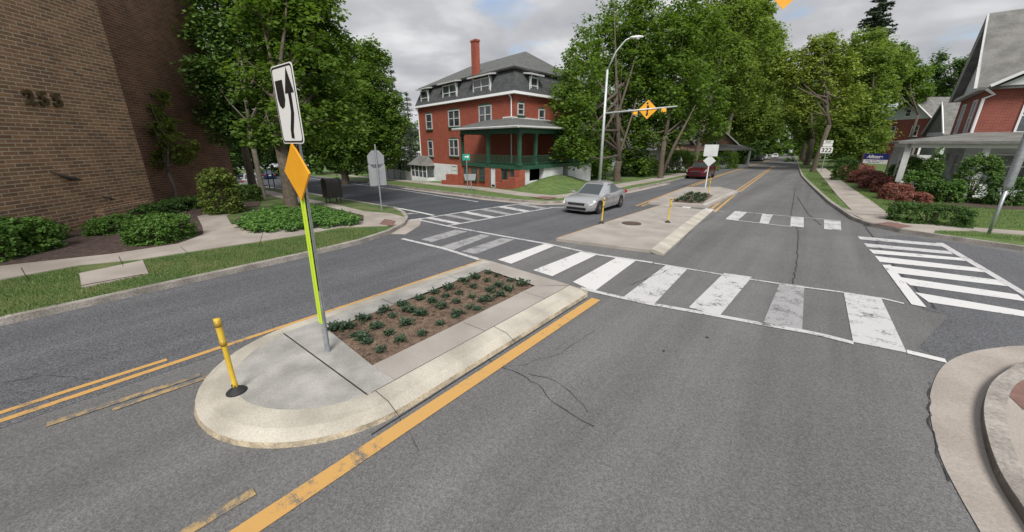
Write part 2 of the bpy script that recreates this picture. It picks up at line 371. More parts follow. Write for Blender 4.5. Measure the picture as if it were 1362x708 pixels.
def dense(pts, step=1.):
    o = []
    for a, b in zip(pts[:-1], pts[1:]):
        n = max(1, int(math.hypot(b[0]-a[0], b[1]-a[1])/step))
        o += [(a[0]+(b[0]-a[0])*i/n, a[1]+(b[1]-a[1])*i/n) for i in range(n)]
    return o+[pts[-1]]
def ribbon_mb(mb, pts, w0, w1, off, thick=0., off1=None, step=1., wj=None):
    # w0/w1: offsets to the left/right of the line; off / off1 heights at the two sides
    pts = dense([p[:2] for p in pts], step); n = len(pts); vs = []
    if off1 is None: off1 = off
    for i, p in enumerate(pts):
        a = pts[max(i-1, 0)]; b = pts[min(i+1, n-1)]
        d = math.hypot(b[0]-a[0], b[1]-a[1]) or 1; nx, ny = -(b[1]-a[1])/d, (b[0]-a[0])/d
        k = 1 if not wj else wj(i)
        for w_, o_ in ((w0*k, off), (w1*k, off1)):
            x, y = p[0]+nx*w_, p[1]+ny*w_; vs.append((x, y, gz(x, y)+o_))
    if thick <= 0:
        mb.add(vs, [(2*i, 2*i+1, 2*i+3, 2*i+2) for i in range(n-1)])
    else:
        lo = [(v[0], v[1], v[2]-thick) for v in vs]; k = 2*n
        fs = [(2*i, 2*i+1, 2*i+3, 2*i+2) for i in range(n-1)]
        fs += [(2*i, 2*i+2, k+2*i+2, k+2*i) for i in range(n-1)]+[(2*i+1, k+2*i+1, k+2*i+3, 2*i+3) for i in range(n-1)]
        fs += [(0, k, k+1, 1), (2*n-2, 2*n-1, k+2*n-1, k+2*n-2)]
        mb.add(vs+lo, fs)
    return mb
def ribbon(name, pts, w0, w1, off, m, thick=0., off1=None, step=1., wj=None, kind='structure', parent=None):
    o = ribbon_mb(MB(), pts, w0, w1, off, thick, off1, step, wj).build(name, m, None)
    # upward normals
    if kind: o['kind'] = kind
    return o
rng = np.random.default_rng(7)
def leafmesh(name, m, parent, cl, n_per, size, seed=0, flat=.75, asp=.75, loc=None):
    """cl: array (k,4) clump centres and radii; n_per leaves per clump; leaves as bent quads"""
    g = np.random.default_rng(seed); cl = np.asarray(cl, float); k = len(cl); n = k*n_per
    cen = np.repeat(cl[:, :3], n_per, 0); rad = np.repeat(cl[:, 3], n_per)
    d = g.normal(size=(n, 3)); d /= np.linalg.norm(d, axis=1)[:, None]
    pos = cen+d*(rad*g.random(n)**.45)[:, None]*np.array([1, 1, .75])
    nrm = d*.6+g.normal(size=(n, 3))*.6+np.array([0, 0, flat*2]); nrm /= np.linalg.norm(nrm, axis=1)[:, None]
    t = np.cross(nrm, g.normal(size=(n, 3))); t /= np.linalg.norm(t, axis=1)[:, None]; b = np.cross(nrm, t)
    s = size*(.6+.8*g.random(n)); s = s[:, None]
    v = np.stack([pos-t*s*.5, pos+b*s*.5*asp-nrm*s*.08, pos+t*s*.5, pos-b*s*.5*asp-nrm*s*.08], 1).reshape(-1, 3)
    if loc is not None: v = v-np.array(loc)
    me = bpy.data.meshes.new(name); me.vertices.add(4*n); me.vertices.foreach_set('co', v.ravel())
    me.loops.add(4*n); me.loops.foreach_set('vertex_index', np.arange(4*n)); me.polygons.add(n); me.polygons.foreach_set('loop_start', np.arange(0, 4*n, 4))
    try: me.polygons.foreach_set('loop_total', np.full(n, 4))
    except Exception: pass
    a = me.attributes.new('tint', 'FLOAT', 'FACE')
    ct = np.repeat(g.random(k), n_per)
    a.data.foreach_set('value', np.clip(ct*.45+g.random(n)*.55, 0, 1).astype(np.float32))
    me.update(calc_edges=True); me.materials.append(M[m])
    o = bpy.data.objects.new(name, me); C.objects.link(o)
    if parent is not None: o.parent = parent
    return o
def clumps(lobes, per, cr, seed, shell=.5):
    g = np.random.default_rng(seed); out = []
    for (x, y, z, rx, rz) in lobes:
        k = max(3, int(per*(rx*rx*rz)**.6667/1.0))
        d = g.normal(size=(k, 3)); d /= np.linalg.norm(d, axis=1)[:, None]
        r_ = (shell+(1-shell)*g.random(k)**.6)*(1+.12*g.normal(size=k))
        p = d*r_[:, None]*np.array([rx, rx, rz])+np.array([x, y, z])
        out.append(np.column_stack([p, cr*(.6+.8*g.random(k))]))
    return np.vstack(out)
# ================================================ ground, roads, kerbs, walks
drape('ground', [(-390, -190), (390, -190), (390, 590), (-390, 590)], -.06, 'grass_dry')
drape('road', [(-140, -40), (60, -40), (60, 330), (-140, 330)], 0, 'asphalt')
SWC = [(-10.5, -40), (-10.5, 0), (-10.62, 3.9), (-10.8, 5.84), (-11.25, 7.2), (-12.0, 8.35), (-13.0, 9.25), (-14.2, 9.95), (-15.6, 10.5), (-19.4, 10.95), (-31, 12.5), (-49.3, 14.9), (-150, 28)]
NWC = [P2(*p) for p in ((345, 230), (400, 233), (470, 241), (540, 250.5), (596, 258), (650, 265), (690, 269), (722, 271.5), (752, 270.5), (775, 266), (800, 261))] + [(-10.1, 25), (-10.2, 33), (-10.6, 42), (-11.6, 55), (-12.9, 72), (-16, 106), (-22, 181), (-30, 290)]
NWC = [(-190, 62)] + NWC
NEC = [(60, -3), (12, 13.9), (7.4, 16.55), (5.1, 17.75), (3.5, 18.45), (2.5, 18.95), (1.75, 19.7), (1.25, 21.2), (1.0, 23), (.45, 27), (-.35, 35), (-1.2, 44), (-1.9, 52), (-3.1, 71), (-5.6, 113), (-10.5, 194), (-18, 290)]
SEC = [(1.95, -30), (1.9, 3.3)]+catmull([(1.88, 3.9), P2(1362, 700), P2(1325, 640), P2(1308, 590), P2(1304, 550), P2(1314, 520), P2(1335, 502), P2(1362, 490), (3.4, 8.75), (4.6, 9.2)])+[(12, 8), (60, -5)]
drape('road_west_lane', [(-3.05-3.5, -20), (-6.5, 7)]+[(-6.5, 7.0), (-6.4, 22), (-7.3, 30), (-8.6, 41), (-9.2, 50), (-9.7, 64)]+[(-12.3, 64), (-11.6, 55), (-10.6, 42), (-10.2, 33), (-10.1, 25), (-11.2, 20.5), (-12.2, 17.), (-13.6, 10), (-11.0, 6), (-10.6, -20)], .004, 'asphalt_west')
drape('cross_street', [(-12.9, 9.2), (-15.6, 10.4), (-19.4, 10.9), (-31, 12.4), (-49.3, 14.8), (-140, 27)]+[(-140, 46)]+NWC[1:9]+[(-12.3, 17.5)], .006, 'asphalt_new')
drape('cross_street_right', [P2(*p) for p in ((1150, 318), (1195, 313), (1250, 320), (1362, 338), (1362, 458), (1300, 470), (1262, 484), (1222, 462), (1262, 420), (1228, 412))], .004, 'asphalt_west')
ribbon('gutter', SWC[4:11], 0, -.55, .006, 'walk')
ribbon('gutter', NWC[4:14], 0, -.5, .009, 'walk')
ribbon('gutter', NEC[2:12], -.45, 0, .006, 'walk')
def quad(name, curb, extra, side, lawn='grass_dry', h=.115):
    drape(name, curb+extra, h, lawn, thick=.2 if h < .11 else 0)
    ribbon('kerb', curb, .0, .16*side, h+.015, 'curb', thick=.2)
quad('lawn', SWC, [(-150, -40)], 1)
quad('lawn', NWC, [(-30, 320), (-190, 320)], 1, 'grass')
quad('lawn', NEC, [(60, 330), (-18, 330)], -1, 'grass')
quad('pavement', SEC, [(60, -30)], -1, 'walk', .1)
# bottom right corner: concrete apron in front of the kerb and ramp
drape('ramp_apron', catmull([(4.4, 9.5), (3.6, 9.35), P2(1362, 461), P2(1320, 464), P2(1285, 471), P2(1258, 484), P2(1243, 505), P2(1236, 535), P2(1240, 570), P2(1252, 612), (1.5, 4.5), (1.56, 4.0), (1.65, 3)])+[(2.1, 3), (2.1, 6), (3.2, 8.3), (4.6, 9.0)], .010, 'walk')
drape('tactile_pad', [P2(*p, .11) for p in ((1336, 520), (1362, 505), (1400, 520), (1362, 545))], .106, 'tactile')
# west side walks
swy = dense([P2(-60, 388, .12), P2(0, 371, .12), P2(130, 347, .12), P2(200, 338, .12), P2(310, 323, .12), P2(380, 306, .12), P2(470, 291, .12), P2(520, 286, .12)], 1.5)
drape('pavement', [P2(*p) for p in ((-80, 402), (0, 380), (110, 359), (190, 351), (330, 329), (400, 318), (455, 307), (516, 305), (534, 302), (541, 294), (520, 288), (485, 285), (445, 275), (392, 264), (340, 252), (330, 255), (388, 271), (430, 280), (470, 291), (472, 298), (440, 303), (385, 306), (330, 310), (308, 302), (302, 291), (330, 283), (302, 284), (262, 290), (270, 315), (235, 330), (150, 343), (60, 353), (0, 360), (-80, 376))], .135, 'walk', thick=.05)
drape('pavement', [P2(*p) for p in ((108, 371), (192, 353), (200, 371), (112, 391))], .14, 'walk', thick=.05)
ribbon('joint', [P2(109, 380, .14), P2(190, 365, .14)], -.02, .03, .144, 'mulch')
for a, b in (((28, 356), (38, 374)), ((158, 341), (164, 354)), ((240, 328), (256, 342)), ((300, 286), (268, 294)), ((350, 308), (345, 325)), ((410, 303), (424, 313))):
    ribbon('joint', [P2(*a, .14), P2(*b, .14)], -.006, .006, .141, 'crack')
drape('tactile_pad', [P2(*p) for p in ((512, 296), (527, 299), (523, 306), (505, 303))], .142, 'tactile')
drape('mulch_bed', [P2(*p) for p in ((-60, 372), (0, 361), (60, 354), (150, 344), (238, 330), (272, 317), (270, 306), (263, 292), (302, 284), (345, 278), (352, 262), (330, 254), (250, 262), (180, 285), (100, 315), (-60, 350))], .15, 'mulch', thick=.1)
drape('mulch_bed', [P2(*p) for p in ((310, 301), (330, 313), (385, 309), (440, 304), (484, 299), (484, 291), (450, 283), (425, 276), (380, 272), (330, 286))], .15, 'mulch', thick=.05)
# NW side walks
ribbon('pavement', [P2(*p) for p in ((420, 229), (470, 235.5), (560, 244.5), (596, 248.8), (640, 253.5), (672, 258), (700, 262), (735, 265), (765, 262.5), (790, 256.5), (830, 248), (868, 241.5), (905, 233.5), (935, 227))], -.65, .65, .14, 'walk', thick=.05)
drape('tactile_pad', [P2(*p) for p in ((706, 266), (722, 264.5), (742, 266), (730, 269))], .145, 'tactile')
# NE side walk
drape('pavement', [P2(*p) for p in ((1083, 224), (1096, 224), (1128, 250), (1160, 272), (1192, 298), (1200, 302), (1262, 305), (1362, 313), (1362, 318), (1290, 312), (1242, 311), (1240, 316), (1190, 308), (1155, 300), (1125, 285), (1118, 280), (1132, 284), (1112, 262), (1098, 243))], .14, 'walk', thick=.05)
drape('pavement', [P2(*p) for p in ((1163, 257), (1180, 256), (1182, 259), (1168, 260))], .141, 'walk', thick=.05)
drape('tactile_pad', [P2(*p) for p in ((1163, 303), (1180, 300), (1212, 306), (1196, 309))], .146, 'tactile')
for a, b in (((1107, 246), (1134, 246)), ((1118, 259), (1146, 259)), ((1138, 286), (1192, 286)), ((1148, 297), (1196, 297))):
    ribbon('joint', [P2(*a, .14), P2(*b, .14)], -.015, .015, .147, 'crack')
# ------------------------------------------------ traffic islands (raised slabs: part of the roadway)
def arc(cx, cy, r, a0, a1, n): return [(cx+r*math.cos(R(a0+(a1-a0)*i/n)), cy+r*math.sin(R(a0+(a1-a0)*i/n))) for i in range(n+1)]
XL, XR = -6.56, -3.28
def outl(ins):
    r = (XR-XL)/2-ins; cx = (XR+XL)/2
    return [(XR-ins, 6.5+.0*ins), (XR-ins, 2.10)]+arc(cx, 2.10, r, 0, -180, 22)[1:-1]+[(XL+ins, 2.10), (XL+ins, 6.72)]
def loft(name, a, za, b, zb, m):
    o = []
    A = dense(a, .5); B = []
    # sample b at the same fraction as a's own vertices
    k = len(a); A = []; B = []
    for i in range(k-1):
        n = max(1, int(math.hypot(a[i+1][0]-a[i][0], a[i+1][1]-a[i][1])/.5))
        for j in range(n):
            t = j/n; A.append([a[i][c]+(a[i+1][c]-a[i][c])*t for c in (0, 1)]); B.append([b[i][c]+(b[i+1][c]-b[i][c])*t for c in (0, 1)])
    A.append(a[-1]); B.append(b[-1]); mb = MB()
    vs = [(x, y, gz(x, y)+za) for x, y in A]+[(x, y, gz(x, y)+zb) for x, y in B]; n = len(A)
    mb.add(vs, [(i, i+1, n+i+1, n+i) for i in range(n-1)])
    o = mb.build(name, m, smooth=False); o['kind'] = 'structure'; return o
loft('island_kerb', outl(0), -.02, outl(.03), .055, 'curb_face')
loft('island_kerb', outl(.03), .055, outl(.16), .125, 'curb_cream')
loft('island_kerb', outl(.16), .125, outl(.42), .150, 'curb_cream')
HS = .149
pl = [P2(436.5, 438.7, .15), P2(495, 486, .15), P2(711.6, 380, .15), P2(647, 358.5, .15)]   # left-near, right-near, right-far, left-far
in_ = outl(.42)
ins = outl(.40)
ins[0] = (XR-.1, 6.5); ins[-1] = (XL+.1, 6.72); 
top = [(XR-.40, 6.5)]+in_[1:-1]+[(XL+.42, 6.72)]
top = [(-3.68, 6.5)]+in_[1:-1]+[(-6.08, 6.74)]
drape('island_slab', [(XR-.42, 1.86), (XR-.42, pl[1][1]), pl[1], pl[0], (XL+.42, pl[0][1]), (XL+.42, 1.86)], HS, 'concrete')
drape('island_slab', [(XR-.42, 1.84), (XL+.42, 1.84)]+[p for p in reversed(in_) if p[1] < 1.83 or False], HS, 'concrete')
drape('island_slab', [(XR-.42, pl[1][1]+.003), (XR-.42, 6.5), pl[2], pl[1]], HS, 'concrete_beige')
drape('island_slab', [(XR-.42, 6.53), (XL+.42, 6.74), pl[3], pl[2]], HS, 'concrete_beige')
drape('island_slab', [(XL+.42, 6.737), (XL+.42, pl[0][1]+.003), pl[0], pl[3]], HS, 'concrete')
drape('planting_soil', pl, HS-.03, 'soil', hf=lambda x, y: .02*math.sin(7*x+3*y)+.015*math.sin(13*y-5*x))
mb = MB(); mb.box(((pl[1][0]+pl[2][0])/2, 0, 0), (.001, .001, .001))
loft('island_kerb', [(XR, 6.5), (XR-.42, 6.5), (XL+.42, 6.74), (XL, 6.72)], -.02, [(XR, 6.5), (XR-.42, 6.5), (XL+.42, 6.74), (XL, 6.72)], .15, 'curb_cream').hide_render = False
ribbon('joint', [(XR-.42, 1.85), (XL+.42, 1.85)], -.005, .005, HS+.002, 'crack_seal')
for y_ in (1.95, 4.1):
    mbj = MB(); x0 = XR
    ws = [(x0+.001, .04), (x0-.03, .058), (x0-.16, .128), (x0-.42, .1535)]
    vs = []
    for x_, z_ in ws: vs += [(x_, y_-.004, z_+.002), (x_, y_+.004, z_+.002)]
    mbj.add(vs, [(2*i, 2*i+1, 2*i+3, 2*i+2) for i in range(3)]); mbj.build('joint', 'crack')['kind'] = 'structure'
ribbon('joint', [(XR-.43, 1.9), (XR-.43, 6.6)], -.004, .004, HS+.003, 'crack')
for (yy) in (3.6, 5.3):
    ribbon('joint', [(XR-.43, yy+.3), (pl[1][0]+.02, yy+.3)], -.004, .004, HS+.002, 'crack')
    ribbon('joint', [(XL+.43, yy), (pl[0][0]-.02, yy)], -.006, .006, HS+.002, 'crack')
# middle island
mid = [P2(*p) for p in ((740, 321), (883, 340), (946, 283), (880, 275))]
mid = [mid[0], mid[1], mid[2], mid[3]]
drape('island_slab', [mid[0], (mid[1][0]-.35, mid[1][1]), (mid[2][0]-.35, mid[2][1]), mid[3]], .09, 'concrete_beige', thick=.12)
ribbon('island_kerb', [mid[1], mid[2]], 0, .36, .05, 'curb_cream', thick=.1, off1=.135)
# far island with planting
far_ = [P2(*p) for p in ((862, 272), (943, 277), (984, 257), (957, 251), (913, 251))]
drape('island_slab', far_, .12, 'concrete_beige', thick=.15)
ribbon('island_kerb', [far_[1], far_[2]], 0, .3, .06, 'curb_cream', thick=.1, off1=.145)
fs = [P2(*p, .12) for p in ((893, 269), (934, 271), (949, 260), (919, 256))]
drape('planting_soil', fs, .128, 'soil')
# ------------------------------------------------ painted markings
def paint(pts, m='white_paint', off=.010, name='road_marking'):
    return drape(name, [P2(*p) for p in pts], off, m)
for q in (((662, 346), (680, 351.5), (739, 327), (724.5, 325)), ((709, 360), (734.5, 368), (793, 339.7), (774.5, 334.6)), ((762, 375.6), (790, 388.5), (847.5, 346), (819.5, 343.4))): paint(q)
for q in (((828, 396.5), (871, 404), (914, 358.5), (886, 353)), ((1134.4, 455.5), (1205.8, 470), (1171.6, 396.8), (1122, 389)), ((916, 409.5), (956.5, 421.4), (1000, 369), (963, 363.6))): paint(q, 'white_worn')
M['white_faint'] = paintmat('white_faint', (.33, .33, .34), (.13, .13, .13), .42, 24.)
for q in (((1015, 429.2), (1066.7, 440), (1069.8, 381), (1037, 377)), ((612.8, 335), (633, 338.5), (684.3, 319), (667.2, 317)), ((560, 319), (574, 322.6), (622, 308.5), (606, 306)), ((585, 329), (603, 333), (652, 314), (640, 312))): paint(q, 'white_faint')
def pline(pts, w_, m='white_paint', off=.012): ribbon('road_marking', [P2(*p) for p in pts], -w_/2, w_/2, off, m, step=.5)
pline(((535, 318), (590, 331), (645, 348)), .14, 'white_worn'); pline(((772, 384), (860, 404), (934.6, 417), (1015, 432), (1071, 441.8), (1100, 448), (1135, 457)), .13, 'white_worn'); pline(((1206, 468.5), (1258, 481)), .14)
pline(((558, 293), (597, 301.6), (660, 313), (728, 325), (796, 339.5), (868, 350)), .13, 'white_worn'); pline(((870, 350.5), (984, 370), (1060, 381.5), (1122, 389.5)), .08, 'white_worn'); pline(((1171, 397), (1202, 404.5)), .08, 'white_worn')
pline(((545, 294), (625, 281), (703, 270), (745, 264)), .14, 'white_worn'); pline(((594, 301), (680, 286), (735, 276.5), (800, 274)), .14, 'white_worn')
A_, B_, C_, D_ = (556, 292), (596, 300), (738, 276), (701, 269.5)
for i in range(6):
    t0 = .06+i*.165; t1 = t0+.06
    f_ = lambda p, q, t: (p[0]+(q[0]-p[0])*t, p[1]+(q[1]-p[1])*t)
    paint([f_(A_, D_, t0), f_(B_, C_, t0), f_(B_, C_, t1), f_(A_, D_, t1)], 'white_faint' if i % 2 else 'white_worn', .0145)
# far crosswalk
for q in (((867, 278.5), (881, 279.5), (896, 273.5), (882, 272.5)), ((897, 281), (907, 282.5), (920, 276), (909, 275)), ((932, 286), (939, 288.5), (950, 279), (938, 277.5))):
    drape('road_marking', [P2(*p) for p in q], .012, 'white_paint')
for q in (((965, 291.5), (981, 294), (994, 282.5), (978, 281)), ((1010, 297), (1022, 298), (1028, 286), (1014, 284.5)), ((1051, 301), (1069, 303), (1069, 290), (1052, 289)), ((1096, 305), (1119, 307), (1118, 295), (1096, 293))): paint(q, 'white_worn')
pline(((940, 279), (962, 282)), .1, 'white_worn'); pline(((976, 281.5), (1060, 289), (1119, 294)), .1, 'white_worn'); pline(((966, 292), (1053, 302)), .1, 'white_worn')
k_ = .3106
for i, q in enumerate((((195, 112), (205, 125), (575, 158), (560, 145)), ((222, 142), (235, 158), (605, 190), (590, 176)), ((243, 168), (262, 186), (660, 218), (640, 205)), ((268, 196), (290, 222), (770, 270), (745, 252)), ((300, 235), (340, 268), (850, 328), (815, 302)), ((360, 285), (420, 322), (920, 392), (880, 362)), ((440, 352), (500, 395), (1060, 480), (1010, 450)))):
    paint([(1080+x*k_, 280+y*k_) for x, y in q], 'white_worn' if i < 2 else 'white_paint', .011)
paint([(1080+x*k_, 280+y*k_) for x, y in ((528, 140), (560, 141), (930, 362), (905, 368))], 'white_worn', .0145)
paint([(1080+x*k_, 280+y*k_) for x, y in ((300, 235), (335, 235), (490, 418), (425, 405))], 'white_paint', .0145)
# cross street lines
pline(((320, 244), (400, 255), (470, 267.5), (577, 287)), .16, 'white_paint', .014); pline(((400, 235.5), (467, 244.5), (540, 254), (590, 262), (636, 269)), .13, 'white_worn', .014)
# yellow lines
ribbon('road_marking', [(-6.70, -20), (-6.70, 1), (-6.66, 7)], -.05, .05, .011, 'yellow_paint')
ribbon('road_marking', [(-6.93, -20), (-6.92, -.4), (-6.89, .55)], -.045, .045, .011, 'yellow_paint')
ribbon('road_marking', [(-3.08, -20), (-3.08, 1.0), (-3.08, 2.8), (-3.08, 6.5)], -.095, .095, .011, 'yellow_paint')
ribbon('road_marking', [(-3.46, -2), (-3.44, .55)], -.05, .05, .011, 'yellow_worn')
ribbon('road_marking', [(-6.2, -.6), (-6.05, .75)], -.05, .05, .011, 'yellow_worn'); ribbon('road_marking', [(-5.98, -.1), (-5.9, .9)], -.04, .04, .011, 'yellow_worn')
ribbon('road_marking', [(mid[0][0]-.15, mid[0][1]+.3), (mid[3][0]-.15, mid[3][1])], -.06, .06, .011, 'yellow_paint')
pline(((868, 333), (905, 308), (944, 282)), .13, 'yellow_paint', .011)
yl = [(850, 274.5), (895, 257), (940, 240), (960, 232.5), (985, 225), (1015, 215.8), (1030, 212)]
yr = [(946, 282), (970, 262.5), (1000, 242), (1018, 229), (1029, 221.5)]
for k in (-.13, .13):
    ribbon('road_marking', [P2(*p) for p in yl], k-.055, k+.055, .011, 'yellow_paint'); ribbon('road_marking', [P2(*p) for p in yr], k-.055, k+.055, .011, 'yellow_paint')
# cracks and seams
def crack(pts, w_=.006, seed=0, m='crack', off=.0085):
    g = random.Random(seed); q = dense([P2(*p) for p in pts], .12)
    q = [(x+g.uniform(-.022, .022), y+g.uniform(-.022, .022)) for x, y in q]
    ribbon('crack', q, -w_*.6, w_*.6, off, m, step=.1, wj=lambda i: .4+1.1*((i*37+seed) % 10)/10)
crack(((648, 478), (668, 490), (690, 496), (715, 512), (735, 535), (762, 552), (790, 568)), .008, 1)
crack(((700, 497), (735, 505), (760, 522), (780, 548)), .006, 2); crack(((668, 490), (700, 485), (745, 470), (790, 440)), .004, 3)
crack(((1052, 390), (1060, 350), (1062, 310), (1052, 285), (1058, 250)), .02, 5, 'crack_seal'); crack(((1060, 262), (1075, 285), (1092, 300)), .03, 6, 'crack_seal')
crack(((900, 330), (925, 300), (950, 288)), .012, 7, 'crack_seal'); crack(((1150, 300), (1185, 350), (1245, 412)), .03, 8, 'crack_seal')
crack(((505, 390), (508, 400), (512, 408)), .006, 9); crack(((0, 510), (60, 500), (120, 505)), .005, 11)
crack(((838, 380), (858, 372), (875, 366), (895, 357)), .01, 12, 'crack', .0125)
crack(((1238, 510), (1235, 545), (1243, 595), (1263, 642)), .01, 13, 'crack_seal', .0125)
crack(((470, 508), (520, 540), (560, 600)), .004, 14)
ribbon('crack', [(XR+.03, 1.6), (XR+.02, 3), (XR+.02, 6.4)], -.012, .006, .0085, 'crack')

g = random.Random(5)
for k in range(9):
    x0_, y0_ = g.choice(((-1.6, 0), (-0.7, 0), (-8.6, 0)))[0]+g.gauss(0, .25), g.uniform(2.5, 16)
    n_ = 11; r_ = g.uniform(.015, .04); pts = [(x0_+r_*g.uniform(.6, 1.2)*math.cos(2*math.pi*i/n_), y0_+r_*g.uniform(.7, 1.6)*math.sin(2*math.pi*i/n_)) for i in range(n_)]
    drape('oil_stain', pts, .0145 if 7 < y0_ < 10 else .0095, 'crack_seal')
# ================================================ buildings
# ---- tan brick building on the left, wall seen obliquely
BA = P(105, 313); BANG = 135.
ux, uy = math.cos(R(BANG)), math.sin(R(BANG)); NX, NY = uy, -ux      # outward normal toward the street
if NX*(-BA[0])+NY*(-BA[1]) < 0: NX, NY = -NX, -NY
s1, _z = Vpl(186, 200, BA, BANG)
Bn = thing('brick_building', 'tall tan brick building numbered 255 with darker recessed wall', 'building', (BA[0], BA[1], gz(BA[0], BA[1])))
def bw(s, n, z): return (BA[0]+ux*s+NX*n, BA[1]+uy*s+NY*n, z)
def bblock(mb, s0, s1_, n0, n1, z0, z1):
    return mb.hexa([bw(s0, n0, z0), bw(s1_, n0, z0), bw(s1_, n1, z0), bw(s0, n1, z0), bw(s0, n0, z1), bw(s1_, n0, z1), bw(s1_, n1, z1), bw(s0, n1, z1)])
bblock(MB(), -16, s1, -9, 0, -1.5, 13.5).build('wall', 'brick_tan', Bn)
bn2 = (BA[0]-NX*2.2, BA[1]-NY*2.2)
s2, _z = Vpl(306, 210, bn2, BANG)
bblock(MB(), s1-.01, s2, -12, -2.2, -1.5, 13.5).build('recessed_wall', 'brick_dark', Bn)
sa, za = Vpl(124, 270, BA, BANG); sb, zb = Vpl(187, 268, BA, BANG)
bblock(MB(), sa, sb+.25, -.5, .22, -.5, zb).build('brick_ledge', 'brick_tan', Bn)
bblock(MB(), -16.1, s1+.08, -9.1, .1, 13.5, 13.7).build('coping', 'trim_dull', Bn)
def text_mesh(name, s, size, ext, m, parent, mtx, bold=.0, align='LEFT'):
    c = bpy.data.curves.new(name, 'FONT'); c.body = s; c.size = size; c.extrude = ext; c.align_x = align; c.offset = bold
    t = bpy.data.objects.new(name, c); C.objects.link(t)
    me = bpy.data.meshes.new_from_object(t.evaluated_get(bpy.context.evaluated_depsgraph_get()))
    bpy.data.objects.remove(t); me.name = name; me.materials.clear(); me.materials.append(M[m])
    o = bpy.data.objects.new(name, me); C.objects.link(o)
    if parent is not None:
        o.parent = parent; me.transform(parent.matrix_basis.inverted() @ mtx)
    else: me.transform(mtx)
    return o
def face_mtx(origin, right, up):       # text frame: x = right, y = up, z = outward
    r_ = Vector(right).normalized(); u = Vector(up).normalized(); n = r_.cross(u)
    return Matrix(((r_.x, u.x, n.x, origin[0]), (r_.y, u.y, n.y, origin[1]), (r_.z, u.z, n.z, origin[2]), (0, 0, 0, 1)))
M['bronze_letters'] = mat('bronze_letters', (.10, .075, .04), .5, metal=.5)
sL, zL = Vpl(33, 138, BA, BANG)
for i, ch in enumerate('255'):
    sc, _ = Vpl(33+18.2*i, 138, BA, BANG)
    text_mesh('house_number', ch, .56, .04, 'bronze_letters', Bn, face_mtx(bw(sc, .06, zL), (ux, uy, 0), (0, 0, 1)), .02)
for (px, py, w_) in ((88, 238, 34), (143, 265, 18)):  # short tapered dark bronze bars set just off the brick
    s_, z_ = Vpl(px, py, BA, BANG)
    mb = MB(); mb.tube([bw(s_-.42*w_/34, .04, z_+.26*w_/34), bw(s_, .14, z_), bw(s_+.42*w_/34, .05, z_-.06*w_/34)], [.015, .075*w_/34, .02], 8); mb.build('wall_bar', 'bronze', Bn, smooth=True)
# ---- red brick apartment house across the side street
HB = Vpl(684, 124, (-19.07, 23.82), 168); HC = (-19.07, 23.82); ZE = 6.5
AA, AB = 168., 88.
uA = (math.cos(R(AA)), math.sin(R(AA))); uB = (math.cos(R(AB)), math.sin(R(AB)))
nA = (-uA[1], uA[0]); nA = nA if nA[0]*-HC[0]+nA[1]*-HC[1] > 0 else (-nA[0], -nA[1])
nB = (uB[1], -uB[0])
LA = Vpl(556, 150, HC, AA)[0]; LB = 9.5
RH = thing('brick_house', 'three storey red brick house with slate mansard roof, tall chimney and green wraparound porch', 'house', (HC[0], HC[1], gz(*HC)))
def hp(a, b, z):        # a along face A (left), b along face B (back)
    return (HC[0]+uA[0]*a+uB[0]*b, HC[1]+uA[1]*a+uB[1]*b, z)
def hA(s, n, z): return (HC[0]+uA[0]*s+nA[0]*n, HC[1]+uA[1]*s+nA[1]*n, z)
def hB(s, n, z): return (HC[0]+uB[0]*s+nB[0]*n, HC[1]+uB[1]*s+nB[1]*n, z)
def frus(mb, a0, a1, b0, b1, z0, A0, A1, B0, B1, z1):
    return mb.hexa([hp(a0, b0, z0), hp(a1, b0, z0), hp(a1, b1, z0), hp(a0, b1, z0), hp(A0, B0, z1), hp(A1, B0, z1), hp(A1, B1, z1), hp(A0, B1, z1)])
def fbox(mb, fn, s0, s1_, z0, z1, n0, n1):
    return mb.hexa([fn(s0, n0, z0), fn(s1_, n0, z0), fn(s1_, n1, z0), fn(s0, n1, z0), fn(s0, n0, z1), fn(s1_, n0, z1), fn(s1_, n1, z1), fn(s0, n1, z1)])
zst = Vpl(600, 219, HC, AA)[1]           # top of the white basement
frus(MB(), 0, LA, 0, LB, zst, 0, LA, 0, LB, ZE).build('wall', 'brick_red', RH)
frus(MB(), -.03, LA+.03, -.03, LB, -3.5, -.03, LA+.03, -.03, LB, zst).build('basement_wall', 'stucco', RH)
zm = Vpl(684, 86, (HC[0], HC[1]), AA)[1]-.15
zap = zm+2.0; hA_ = 1.0
mb = MB(); frus(mb, -.25, LA+.25, -.25, LB, ZE+.12, .45, LA-.45, .45, LB-.5, zm); mb.build('mansard_roof', 'shingle', RH)
mb = MB(); frus(mb, -.35, LA+.4, -.35, LB, ZE-.05, -.3, LA+.35, -.3, LB, ZE+.14); mb.build('cornice', 'trim', RH)
mb = MB(); frus(mb, .2, LA-.2, .2, LB-.3, zm, .15, LA-.15, .15, LB-.25, zm+.12); mb.build('cornice', 'shingle_roof', RH)
mb = MB()
a0, a1, b0, b1 = .15, LA-.15, .15, LB-.25
rp = [hp(a0, b0, zm+.12), hp(a1, b0, zm+.12), hp(a1, b1, zm+.12), hp(a0, b1, zm+.12), hp(3.3, (b0+b1)/2, zm+2.25), hp(LA-4.2, (b0+b1)/2, zm+2.25)]
mb.add(rp, [(0, 1, 5, 4), (1, 2, 5), (2, 3, 4, 5), (3, 0, 4), (3, 2, 1, 0)]); mb.build('roof', 'shingle_roof', RH)
